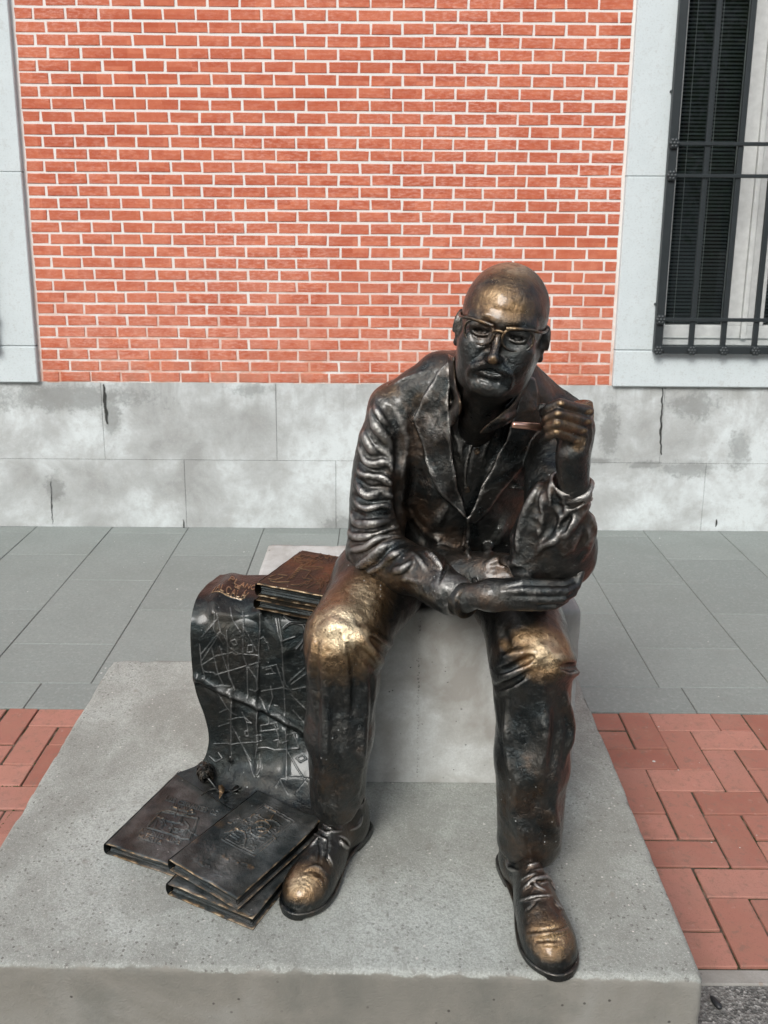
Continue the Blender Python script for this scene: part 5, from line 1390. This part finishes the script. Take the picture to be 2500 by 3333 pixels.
# streets: double raised lines, blocks of houses, city wall
streets = [((300, 800), (270, 860), (150, 1040)), ((300, 800), (340, 830), (380, 930), (460, 990)), ((150, 1080), (270, 1000), (410, 975), (430, 998), (490, 985), (500, 990), (630, 1000), (640, 1030)), ((165, 1135), (250, 1140), (265, 1160), (370, 1130), (530, 1090), (640, 1055)),
           ((260, 640), (250, 780), (330, 900)), ((280, 660), (310, 800)), ((360, 790), (380, 1180), (430, 1280)), ((495, 620), (500, 750), (610, 960)), ((500, 760), (495, 1000), (530, 1090), (540, 1350)), ((390, 590), (410, 700), (480, 810)), ((645, 660), (630, 1000), (620, 1280)),
           ((230, 930), (290, 1160), (330, 1240)), ((300, 920), (360, 1100), (420, 1270)), ((530, 1090), (610, 1190), (625, 1280)), ((160, 1180), (260, 1240), (390, 1255)), ((550, 1285), (600, 1295), (630, 1275)), ((655, 1300), (840, 1270), (880, 1290)), ((660, 1110), (780, 1075), (840, 1260)),
           ((780, 680), (800, 800), (830, 900), (845, 1270), (855, 1500)), ((800, 680), (830, 870)), ((830, 1100), (860, 1250), (905, 1300)), ((890, 1220), (1050, 1080)), ((905, 1245), (1060, 1130)), ((910, 1290), (1030, 1265)), ((835, 870), (940, 840)), ((730, 1260), (750, 1350), (720, 1440)),
           ((280, 1320), (360, 1440), (440, 1500)), ((400, 1320), (400, 1750), (410, 1870), (380, 1970)), ((300, 1480), (370, 1450)), ((370, 1540), (400, 1530), (510, 1520), (570, 1570)), ((290, 1600), (380, 1570)), ((620, 1430), (615, 1580), (630, 1730), (600, 1870)), ((490, 1480), (530, 1560), (540, 1640)),
           ((250, 1745), (410, 1745), (620, 1730)), ((410, 1590), (500, 1780), (560, 1890)), ((500, 1780), (600, 2030)), ((650, 1590), (780, 1570), (800, 1620), (650, 1640)), ((620, 1780), (700, 1780), (760, 1800), (970, 1785)), ((870, 1560), (860, 1640), (870, 1800), (865, 2050)), ((880, 1560), (920, 1650), (970, 1780)),
           ((760, 1570), (800, 1680), (790, 1770)), ((870, 1800), (960, 1960), (1040, 2080)), ((905, 1330), (1060, 1480)), ((920, 1460), (1080, 1640)), ((870, 1670), (1000, 1650)), ((780, 2120), (820, 2040), (960, 2030), (1060, 2040)), ((820, 2050), (880, 2180)), ((1040, 2040), (960, 2150)), ((640, 1840), (650, 1950), (620, 2030)),
           ((640, 1350), (700, 1440), (720, 1520)), ((700, 1500), (720, 1580)), ((130, 900), (145, 1080), (180, 1190)), ((150, 840), (290, 680)), ((140, 990), (230, 880), (290, 810)), ((740, 1480), (820, 1490))]
houses = [[(390, 880), (430, 865), (450, 905), (420, 915), (390, 880)], [(540, 915), (580, 912), (580, 970), (530, 975), (540, 915)], [(640, 860), (670, 845), (690, 890), (705, 890), (715, 945)], [(690, 1120), (740, 1105), (745, 1130), (760, 1145)], [(690, 1160), (770, 1150)], [(515, 1640), (540, 1632), (545, 1680), (520, 1680), (515, 1640)],
          [(615, 1670), (650, 1670), (660, 1720), (620, 1725), (615, 1670)], [(950, 1865), (1000, 1835), (1035, 1870), (985, 1900), (950, 1865)], [(650, 1600), (655, 1640)], [(760, 1720), (800, 1710), (810, 1740)], [(830, 1740), (880, 1720)], [(765, 1420), (790, 1425)], [(215, 1850), (265, 1900), (320, 1870), (290, 1820)], [(530, 1560), (570, 1570)]]
def ds(lines): return [[tuple(q) for q in spline(cM(*l), step=12)] for l in lines]
sl_ = [[tuple(q) for q in cM(*l)] for l in streets]; hs_ = [[tuple(q) for q in cM(*l)] for l in houses]
d = dist_lines(X2, Y2, sl_, 9); ln = np.exp(-(d / 1.7) ** 2) * .0012
d = dist_lines(X2, Y2, hs_, 7); ln = ln + np.exp(-(d / 1.7) ** 2) * .0014
txt = write('PLANO', cM((372, 400))[0], cM((600, 448))[0], (8, -13)) + write('DE', cM((425, 432))[0], cM((470, 442))[0], (4, -8)) + write('ALCALÁ', cM((262, 474))[0], cM((520, 512))[0], (6, -17)) + [cM((270, 440), (232, 482), (380, 505), (488, 524), (545, 470))]
d = dist_lines(X2, Y2, txt, 7); lt = np.exp(-(d / 1.7) ** 2) * .0026
# wading bird in relief
bird = [cM((850, 765), (890, 735), (940, 728), (1000, 738), (1060, 722)), cM((1005, 740), (1020, 790), (1050, 830)), cM((1035, 830), (1000, 880), (950, 940)), cM((1045, 850), (1010, 900), (990, 950)), cM((850, 660), (900, 690), (960, 700)), cM((1010, 750), (1040, 800))]
d = dist_lines(X2, Y2, [[tuple(q) for q in spline(b, step=6)] for b in bird], 12); lb = np.exp(-(d / 2.6) ** 2) * .0045
G4 = G3 + Nm * (Hm + ln + lt + lb)[..., None]
TH = .0045; st_ = 10
Gb = (G3 + Nm * (Hm - TH)[..., None])
iv, iu = np.unique(np.r_[np.arange(0, NV, st_), NV - 1]), np.unique(np.r_[np.arange(0, NU, st_), NU - 1])
Vb = Gb[iv][:, iu].reshape(-1, 3); Vt = G4.reshape(-1, 3); k_ = NV * NU
ring = list(range(NU)) + [i * NU + NU - 1 for i in range(1, NV)] + [(NV - 1) * NU + j for j in range(NU - 2, -1, -1)] + [i * NU for i in range(NV - 2, 0, -1)]
Vr = Gb.reshape(-1, 3)[ring]; o2 = k_ + len(Vb); nr = len(ring)
fl_ = np.cross(G4[1, 0] - G4[0, 0], G4[0, 1] - G4[0, 0]) @ Nm[0, 0] > 0
Q = np.vstack([grid_faces(NV, NU, bool(fl_)), grid_faces(len(iv), len(iu), not bool(fl_)) + k_,
               [(ring[i], ring[(i + 1) % nr], o2 + (i + 1) % nr, o2 + i) for i in range(nr)]])
me = mesh_np('street_map', np.vstack([Vt, Vb, Vr]), Q); me.set_sharp_from_angle(angle=math.radians(55))
wv = lt * 200 + lb * 30
topw = np.clip((G3[..., 2] - .70) / .03, 0, 1) * .20
wv = np.clip(wv + topw, 0, 1)
attr_f(me, 'wear', np.r_[wv.ravel(), np.zeros(len(Vb) + nr)])
fold = np.exp(-(dist_lines(X2, Y2, [cM((300, 1285), (500, 1365), (700, 1455), (900, 1570))], 40) / 9) ** 2) * .9
du = np.clip(ln * 480 * (.75 + .9 * fbm(G3, 24, 2)), 0, .6) + fold * np.clip(.3 + fbm(G3, 60, 3), 0, 1) + np.clip(lb * 130, 0, .6)
attr_f(me, 'dust', np.r_[np.clip(du, 0, 1).ravel(), np.zeros(len(Vb) + nr)])
tag(link('street_map', me, M['bronze_map']), 'bronze sheet map of city streets draped from the seat block down to the books', 'map')

# ------------------------------------------------------------------ books
def book(name, label, corner, ang, wd, ln_, z0, th, relief=None, wear_edge=.6, curl=None, mat='bronze_book', spine='left', group='bronze books'):
    """corner = front-left corner; wd along ang, ln_ across it; cover boards, page block, rounded spine"""
    ax = np.array([math.cos(ang), math.sin(ang), 0]); ay = np.array([-math.sin(ang), math.cos(ang), 0]); c0 = np.array([corner[0], corner[1], 0.0])
    root = empty(name, (corner[0], corner[1], z0), label, 'book', group)
    bt_ = .0042
    def W(x, y, z): return c0 + ax * x + ay * y + np.array([0, 0, z])
    # page block with wavy page edges
    nx, ny, nz = 60, 80, max(8, int(th / .0016))
    def side(fn, a, b):
        Pn = np.array([[fn(i / a, j / b) for j in range(b + 1)] for i in range(a + 1)]); return Pn
    ins = .006; parts = []; z_a, z_b = z0 + bt_, z0 + th - bt_
    def pw(t, s, q): return .0011 * math.sin(j_ * 2.1 + q) + .0016 * vnoise(np.array([[s * 3 + q, t * 40, q]]), 1.0)[0]
    Vp, Qp = [], []
    for e in range(4):
        a = 40; L0 = len(Vp)
        for i in range(a + 1):
            t = i / a
            for j in range(nz + 1):
                s = j / nz; wob = .0007 * ((j * 7919) % 5 - 2) / 2 + .0012 * vnoise(np.array([[t * 2.5 + e, s * 9, e * 3.3]]), 1.0)[0] - .0035 * (1 - (2 * s - 1) ** 2) * (0 if e == 3 else 1)
                z = z_a + (z_b - z_a) * s
                if e == 0: p = W(ins + (wd - 2 * ins) * t, ins - wob, z)
                elif e == 1: p = W(wd - ins + wob, ins + (ln_ - 2 * ins) * t, z)
                elif e == 2: p = W(wd - ins - (wd - 2 * ins) * t, ln_ - ins + wob, z)
                else: p = W(ins * .4 - wob, ln_ - ins - (ln_ - 2 * ins) * t, z)
                Vp.append(p)
        Qp += [tuple(q + L0) for q in grid_faces(a + 1, nz + 1)]
    me = mesh_np('page_block', Vp, Qp); attr_f(me, 'wear', np.clip(.02 + .10 * vnoise(np.array(Vp), 300), 0, .2)); link('page_block', me, M['bronze_map'], root)
    # boards
    def board(nm, zt, rel, wr):
        h_ = .0016 if rel is not None else .006; a, b = int(wd / h_) + 1, int(ln_ / h_) + 1
        x, y = np.meshgrid(np.linspace(0, wd, a), np.linspace(0, ln_, b), indexing='ij')
        Pg = c0 + ax * x[..., None] + ay * y[..., None]; Pg[..., 2] = zt
        e = np.minimum.reduce([x, wd - x, y, ln_ - y])
        hz = np.where(e < .003, -(.003 - e) ** 2 / .003 * .9, 0) + fbm(Pg, 40, 2) * .0005
        wr_ = np.clip(1 - e / .0026, 0, 1) * wear_edge * (.65 + .7 * vnoise(Pg, 90)) + wr
        if rel is not None: r_, w2 = rel(Pg, x, y); hz = hz + r_; wr_ = wr_ + w2
        if curl is not None and nm == 'cover': hz = hz + curl(x, y)
        Pt = Pg.copy(); Pt[..., 2] += hz; jit = fbm(Pg, 30, 2)[..., None] * .0016 * (e[..., None] < .002); Pt[..., :2] += jit
        Pb = Pt.copy(); Pb[..., 2] = zt - bt_ + (curl(x, y) if curl is not None and nm == 'cover' else 0); k = a * b
        Q = np.vstack([grid_faces(a, b), grid_faces(a, b, True) + k]); rg = list(range(b)) + [i * b + b - 1 for i in range(1, a)] + [(a - 1) * b + j for j in range(b - 2, -1, -1)] + [i * b for i in range(a - 2, 0, -1)]
        Q = np.vstack([Q, [(p, q, q + k, p + k) for p, q in zip(rg, rg[1:] + rg[:1])]])
        me = mesh_np(nm, np.vstack([Pt.reshape(-1, 3), Pb.reshape(-1, 3)]), Q); bm = bmesh.new(); bm.from_mesh(me); bmesh.ops.recalc_face_normals(bm, faces=bm.faces); bm.to_mesh(me); bm.free()
        for p in me.polygons: p.use_smooth = True
        me.set_sharp_from_angle(angle=math.radians(50))
        attr_f(me, 'wear', np.clip(np.r_[wr_.ravel(), np.zeros(k)], 0, 1)); attr_f(me, 'dust', np.r_[np.clip(.16 + .45 * fbm(Pg, 26, 3), 0, .5).ravel() * (mat == 'bronze_floor'), np.zeros(k)]); link(nm, me, M[mat], root)
    board('cover', z0 + th, relief, .05); board('back_cover', z0 + bt_, None, .05)
    # rounded spine on the left side
    pr = [(0.0, 0.0), (-.004, .12), (-.0055, .5), (-.004, .88), (0.0, 1.0)]; pr = spline([(x, y) for x, y in pr], n=16); b = 40; Vs = []
    for i in range(b + 1):
        for x, s in pr: Vs.append(W(x * 1.0 + .0008 * vnoise(np.array([[i * .3, s * 3, 1.0]]), 1.0)[0], ln_ * i / b, z0 + .0005 + (th - .001) * s))
    me = mesh_np('spine', Vs, grid_faces(b + 1, len(pr), True)); attr_f(me, 'wear', np.full(len(Vs), .22)); link('spine', me, M[mat], root)
    return root
def relief_px(lines, w_=1.8, h_=.0018, soft=None, wear=.35, smear=None, warm=None, frame=None):
    def fn(Pg, x, y):
        q = proj(Pg); X, Y = q[..., 0], q[..., 1]; hh = 0; ww = 0
        for L, hk in lines:
            d = dist_lines(X, Y, L, w_ * 4); e = np.exp(-(d / w_) ** 2); hh = hh + hk * e; ww = ww + wear * e * np.sign(max(hk, 0))
        for (a, b, wd_, hk) in (smear or []):
            d = dist_lines(X, Y, [[a, b]], wd_ * 3); e = np.exp(-(d / wd_) ** 4); t = np.clip(fbm(np.stack([X * .12, Y * .12, X * 0], -1), 1.0, 3) + .25, 0, 1); hh = hh + hk * e * t; ww = ww + .30 * e * t
        for (c, r, k) in (warm or []):
            ww = ww + k * np.clip(1.2 - np.hypot((X - c[0]) / r[0], (Y - c[1]) / r[1]), 0, 1)
        return hh, ww
    return fn
def cQ(*p): return [(330 + x / 3.53, 2480 + y / 3.53) for x, y in p]       # left floor book
def cR(*p): return [(530 + x / 3.13, 2560 + y / 3.13) for x, y in p]       # right floor book
def cT(*p): return [(800 + x / 4.1475, 1750 + y / 4.1475) for x, y in p]   # top book
def curvy(cf, *pts): return [tuple(q) for q in spline(cf(*pts), step=4)]
def squig(cf, x0, y0, x1, y1, n, seed, size):
    r = random.Random(seed); L = []
    for i in range(n):
        cx, cy = x0 + (x1 - x0) * r.random(), y0 + (y1 - y0) * r.random(); a = r.random() * 6.28; p = [(cx, cy)]
        for k in range(r.randint(2, 4)):
            a += r.uniform(-1.3, 1.3); p.append((p[-1][0] + size * math.cos(a), p[-1][1] + size * .8 * math.sin(a)))
        L.append([tuple(q) for q in spline(cf(*p), step=3)])
    return L
A0 = Uz(343, 2744, .298)
relA = relief_px([(write('LOS CERVANTES DE', cQ((735, 432))[0], cQ((1325, 612))[0], (6.5, -11)) + write('ALCALA', cQ((790, 520))[0], cQ((1055, 592))[0], (6.5, -12)), .0022),
                  (write('ARSENIO LOPE', cQ((438, 800))[0], cQ((905, 945))[0], (6.5, -11)) + write('HUERTA', cQ((418, 870))[0], cQ((690, 945))[0], (6.0, -10)), .0020),
                  ([cQ((690, 570), (1115, 650), (1010, 890), (530, 755), (690, 570)), curvy(cQ, (620, 640), (540, 740), (590, 770)), curvy(cQ, (640, 590), (760, 560), (920, 600), (1080, 590)), curvy(cQ, (600, 770), (760, 810), (880, 870), (1000, 880), (1060, 820), (1110, 640)), curvy(cQ, (930, 640), (900, 700), (800, 690), (700, 640)),
                    curvy(cQ, (640, 680), (620, 740), (650, 780), (700, 760)), curvy(cQ, (820, 740), (790, 800)), curvy(cQ, (960, 680), (1010, 760), (930, 830)), curvy(cQ, (1000, 760), (960, 840)), curvy(cQ, (680, 650), (800, 690), (860, 700)), curvy(cQ, (840, 760), (960, 790)), curvy(cQ, (850, 780), (950, 810))] + squig(cQ, 640, 610, 1000, 800, 9, 3, 40), .0024)],
                 1.7, wear=.28, smear=[(cQ((430, 830))[0], cQ((880, 940))[0], 13, .0008)])
book('bronze_book', 'left of the fanned bronze books by the shoe, its title reading LOS CERVANTES', A0[:2], math.radians(-22), .225, .275, PL_Z + .0005, .0275, relA, mat='bronze_floor')
C0 = Uz(546, 2872, .300)
book('bronze_book', 'undermost of the fanned bronze books on the plinth, plain cover mostly covered by another book', C0[:2], math.radians(-26), .205, .262, PL_Z + .001, .0285, None, .75, mat='bronze_floor')
B0 = Uz(552, 2795, .336)
frameB = [cR((1035, 175), (1350, 360), (935, 715), (600, 540), (1035, 175)), cR((1035, 205), (1310, 365), (930, 680), (645, 535), (1035, 205))]
relB = relief_px([(frameB, .0020), (squig(cR, 720, 330, 1160, 560, 50, 5, 36), .0018), ([curvy(cR, (880, 320), (960, 290), (1040, 340), (1130, 350), (1200, 400)), curvy(cR, (830, 460), (850, 540), (830, 610)), curvy(cR, (900, 480), (980, 520), (1050, 480), (1100, 420), (1060, 370), (980, 360), (900, 420), (900, 480)), curvy(cR, (950, 430), (1010, 420), (1060, 440)),
                   curvy(cR, (980, 460), (1030, 470), (1070, 440)), curvy(cR, (740, 440), (840, 470), (880, 430)), curvy(cR, (720, 480), (780, 520)), curvy(cR, (690, 500), (760, 540)), curvy(cR, (860, 620), (900, 600), (940, 640), (900, 660)), curvy(cR, (1040, 200), (1080, 230), (1060, 250)), curvy(cR, (1100, 240), (1150, 270))], .0026)],
                 1.6, wear=.26, smear=[(cR((450, 580))[0], cR((640, 660))[0], 8, .0012), (cR((460, 640))[0], cR((900, 825))[0], 11, .0018), (cR((620, 720))[0], cR((760, 800))[0], 10, .0016), (cR((410, 715))[0], cR((690, 870))[0], 8, .0016), (cR((340, 745))[0], cR((660, 940))[0], 8, .0016)],
                 warm=[(cR((580, 390))[0], (45, 30), .30), (cR((330, 560))[0], (40, 22), .25), (cR((1090, 300))[0], (20, 14), .25), (cR((980, 840))[0], (60, 40), .18), (cR((1110, 650))[0], (40, 40), .15)])
def curlB(x, y): return .012 * np.clip((x - .12) / .067, 0, 1) ** 2 * np.clip((y - .17) / .095, 0, 1) ** 2
book('bronze_book', 'uppermost of the fanned bronze books by the shoe, a framed portrait on its cover', B0[:2], math.radians(-34), .187, .268, .3085, .0275, relB, .7, curlB, mat='bronze_floor')
# little turned-up corner of the top floor book
cn = np.array([B0[0], B0[1], .333])
D0 = Uz(836, 1902, .792)
relD = relief_px([([cT((600, 560), (760, 360)), cT((560, 575), (710, 410)), cT((710, 410), (880, 455), (790, 560)), curvy(cT, (650, 280), (740, 345), (800, 330)), cT((690, 270), (750, 230), (930, 270), (880, 330)), cT((760, 400), (940, 290)), cT((800, 390), (1030, 400), (1050, 410), (940, 430)), cT((860, 380), (980, 300), (1040, 340))] +
                   [cT((600 + i * 18, 545 - i * 22), (640 + i * 18, 552 - i * 22)) for i in range(9)] + [curvy(cT, (330, 590), (430, 605), (590, 600)), curvy(cT, (310, 560), (400, 570), (500, 540)), curvy(cT, (610, 640), (720, 640), (830, 590)), curvy(cT, (730, 660), (800, 620), (860, 590)), curvy(cT, (820, 680), (900, 640), (960, 600), (1060, 560)), curvy(cT, (1050, 490), (1110, 500), (1130, 560), (1080, 620)), curvy(cT, (860, 500), (900, 540), (960, 580)), curvy(cT, (440, 500), (560, 520)), curvy(cT, (330, 530), (400, 510))] + squig(cT, 640, 250, 900, 330, 8, 8, 40) + squig(cT, 980, 260, 1200, 300, 10, 9, 36) + squig(cT, 860, 520, 1100, 640, 10, 2, 40), .0022)],
                 1.5, wear=.40, smear=[(cT((1130, 340))[0], cT((1380, 380))[0], 6, .0014), (cT((1110, 385))[0], cT((1370, 420))[0], 6, .0014), (cT((1100, 420))[0], cT((1300, 460))[0], 4, .0014)], warm=[(cT((500, 480))[0], (140, 60), .14)])
E0 = Uz(832, 1956, .757)
book('bronze_book', 'lower of two bronze books on the seat block, squeezed under the other', E0[:2], math.radians(-22), .186, .215, .7375, .0245, None, .7)
book('bronze_book', 'brown bronze book with raised drawing on its cover, topmost beside the knee', D0[:2], math.radians(-22.4), .180, .222, .7632, .0325, relD, .9)

# ------------------------------------------------------------------ the flower
fl = empty('bronze_flower', Uz(690, 2560, .31), 'bronze carnation with a bent stem and leaf lying on the map by the books', 'flower')
fc = Uz(667, 2512, .338); fd = unit(Uz(700, 2590, .315) - Uz(668, 2508, .335))
r_ = random.Random(4); pet = []
for i in range(130):
    t = r_.random(); a = r_.uniform(0, 6.28); rr = .0175 * math.sqrt(max(0, 1 - (2 * t - 1) ** 2 * .75)); s_, u2 = unit(np.cross(fd, V3(0, 0, 1))), None; u2 = np.cross(s_, fd)
    o_ = s_ * math.cos(a) + u2 * math.sin(a); p = fc + fd * (t - .5) * .042 + o_ * rr
    n_ = unit(o_ + fd * (-.6) * (1 - t)); tt = unit(np.cross(n_, fd)); bb_ = np.cross(n_, tt); z = r_.uniform(.0036, .0056)
    ring_ = [p + (tt * math.cos(q) + bb_ * math.sin(q)) * z + n_ * (.0020 if k % 2 else 0) for k, q in enumerate(np.linspace(0, 6.28, 8)[:-1])]
    pet.append(([tuple(p + n_ * -.002)] + [tuple(q) for q in ring_] + [tuple(p + n_ * .0022)], [(0, 1 + (k + 1) % 7, 1 + k) for k in range(7)] + [(8, 1 + k, 1 + (k + 1) % 7) for k in range(7)]))
V, F = join_geo(pet); V2, F2 = tube_geo([fc - fd * .015, fc - fd * .008, fc + fd * .008, fc + fd * .016], [.004, .0155, .0155, .005], 14); V, F = join_geo([(V, F), (V2, F2)])
me = mesh_py('petals', V, F); attr_f(me, 'wear', np.full(len(V), .12)); tag(link('petals', me, M['bronze_map'], fl), kind='stuff')
def ft(nm, pts, r, wear=.15):
    V, F = tube_geo(spline(pts, n=24), np.interp(np.linspace(0, 1, len(spline(pts, n=24))), np.linspace(0, 1, len(r)), r), 10); me = mesh_py(nm, V, F, True); attr_f(me, 'wear', np.full(len(V), wear)); link(nm, me, M['bronze_map'], fl)
ft('stem', [fc + fd * .014, Uz(700, 2560, .320), Uz(714, 2578, .318)], [.0035, .0028, .0030]); ft('stem', [Uz(722, 2572, .318), Uz(745, 2574, .315), Uz(772, 2572, .313)], [.0026, .0024, .0022])
ft('twig', [Uz(654, 2590, .3125), Uz(680, 2572, .316), Uz(702, 2566, .318)], [.0018, .0026, .0024], .25)
def leaf(pts, wdt, wear):
    C = spline(pts, n=16); n = len(C); T, N_, B_ = frames(C); V = []
    for i, c in enumerate(C):
        w_ = wdt * math.sin(math.pi * (.08 + .92 * i / (n - 1)) ** .8) + .0006; sd = unit(np.cross(T[i], V3(0, 0, 1)))
        V += [c + sd * w_ + V3(0, 0, .002), c - V3(0, 0, .001), c - sd * w_ + V3(0, 0, .002), c + V3(0, 0, -.004)]
    F = []
    for i in range(n - 1):
        a = i * 4; F += [(a, a + 1, a + 5, a + 4), (a + 1, a + 2, a + 6, a + 5), (a + 2, a + 3, a + 7, a + 6), (a + 3, a, a + 4, a + 7)]
    F += [(0, 3, 2, 1), (4 * n - 4, 4 * n - 3, 4 * n - 2, 4 * n - 1)]
    me = mesh_py('leaf', V, F, True); attr_f(me, 'wear', np.full(len(V), wear)); link('leaf', me, M['bronze_map'], fl)
leaf([Uz(716, 2556, .330), Uz(722, 2575, .326), Uz(714, 2598, .318)], .0062, .5)
leaf([Uz(754, 2576, .316), Uz(775, 2564, .322), Uz(793, 2560, .318)], .0075, .1); leaf([Uz(756, 2578, .315), Uz(774, 2580, .316), Uz(788, 2584, .312)], .0045, .1)
# ------------------------------------------------------------------ across the street (seen mirrored in glass and bronze)
hb = empty('townhouse', (0, -11, 0), 'pale rendered townhouse across the street, mirrored in the window panes', 'building')
mw = plain('grey_render', (.26, .26, .25), .9, 0, .15, 3); mg = plain('dark_window', (.02, .024, .026), .15); ms = plain('stone_trim', (.36, .35, .32), .85); mr = plain('roof_tile', (.20, .085, .05), .9)
link('wall', box_mesh('wall', (-16, -11.6, -.02), (16, -11, 6.4)), mw, hb)
for fx in np.arange(-14.4, 15, 3.2):
    for fz in (.9, 3.7):
        link('window', box_mesh('window', (fx - .55, -11.01, fz), (fx + .55, -10.985, fz + 1.9)), mg, hb)
        link('window_frame', box_mesh('window_frame', (fx - .72, -11.0, fz - .16), (fx + .72, -10.93, fz - .01)), ms, hb)
        link('window_frame', box_mesh('window_frame', (fx - .72, -11.0, fz + 1.91), (fx + .72, -10.94, fz + 2.07)), ms, hb)
link('cornice', box_mesh('cornice', (-16.2, -11.7, 6.4), (16.2, -10.6, 6.6)), ms, hb)
link('roof', mesh_py('roof', [(-16.4, -10.5, 6.6), (16.4, -10.5, 6.6), (16.4, -15, 8.4), (-16.4, -15, 8.4)], [(0, 1, 2, 3)]), mr, hb)
mb = plain('bark', (.075, .058, .042), .95); mlf = plain('leaves', (.06, .095, .04), .6, 0, .5, 4)
def tree(x, y, hgt, rad, label, seed):
    r = random.Random(seed); t = empty('street_tree', (x, y, 0), label, 'tree', 'trees across the street'); pts = [(x, y, -.02), (x + .05, y, hgt * .3), (x - .04, y + .06, hgt * .55), (x, y, hgt * .8)]
    V, F = tube_geo(spline(np.array(pts), n=14), np.linspace(.17, .05, len(spline(np.array(pts), n=14))), 10); parts = [(V, F)]
    cl = []
    for i in range(9):
        a = r.uniform(0, 6.28); e = V3(x + rad * .7 * math.cos(a), y + rad * .7 * math.sin(a), hgt * r.uniform(.5, .95)); s0 = V3(x, y, hgt * r.uniform(.32, .6)); cl.append(e)
        parts.append(tube_geo(spline(np.array([s0, (s0 + e) / 2 + V3(0, 0, .15), e]), n=8), np.linspace(.06, .015, len(spline(np.array([s0, e, e]), n=8))), 6))
    V, F = join_geo(parts); link('trunk', mesh_py('trunk', V, F, True), mb, t)
    n = 5200; c = np.array([cl[r.randrange(len(cl))] for _ in range(n)]); rs = np.random.default_rng(seed)
    P = c + rs.normal(0, rad * .26, (n, 3)); s = rs.uniform(.05, .10, n)[:, None]; a = rs.normal(0, 1, (n, 3)); a /= np.linalg.norm(a, axis=1)[:, None]; b = np.cross(a, rs.normal(0, 1, (n, 3))); b /= np.linalg.norm(b, axis=1)[:, None]
    Vl = np.stack([P - a * s, P - b * s * .5, P + a * s, P + b * s * .5], 1).reshape(-1, 3); tag(link('crown', mesh_np('crown', Vl, np.arange(4 * n).reshape(-1, 4), False), mlf, t), kind='stuff')
tree(2.6, -6.2, 6.2, 2.0, 'tall leafy street tree across the street, opposite the brick panel', 2)
tree(5.2, -5.2, 4.6, 1.9, 'leafy street tree across the street, opposite the barred window', 3)
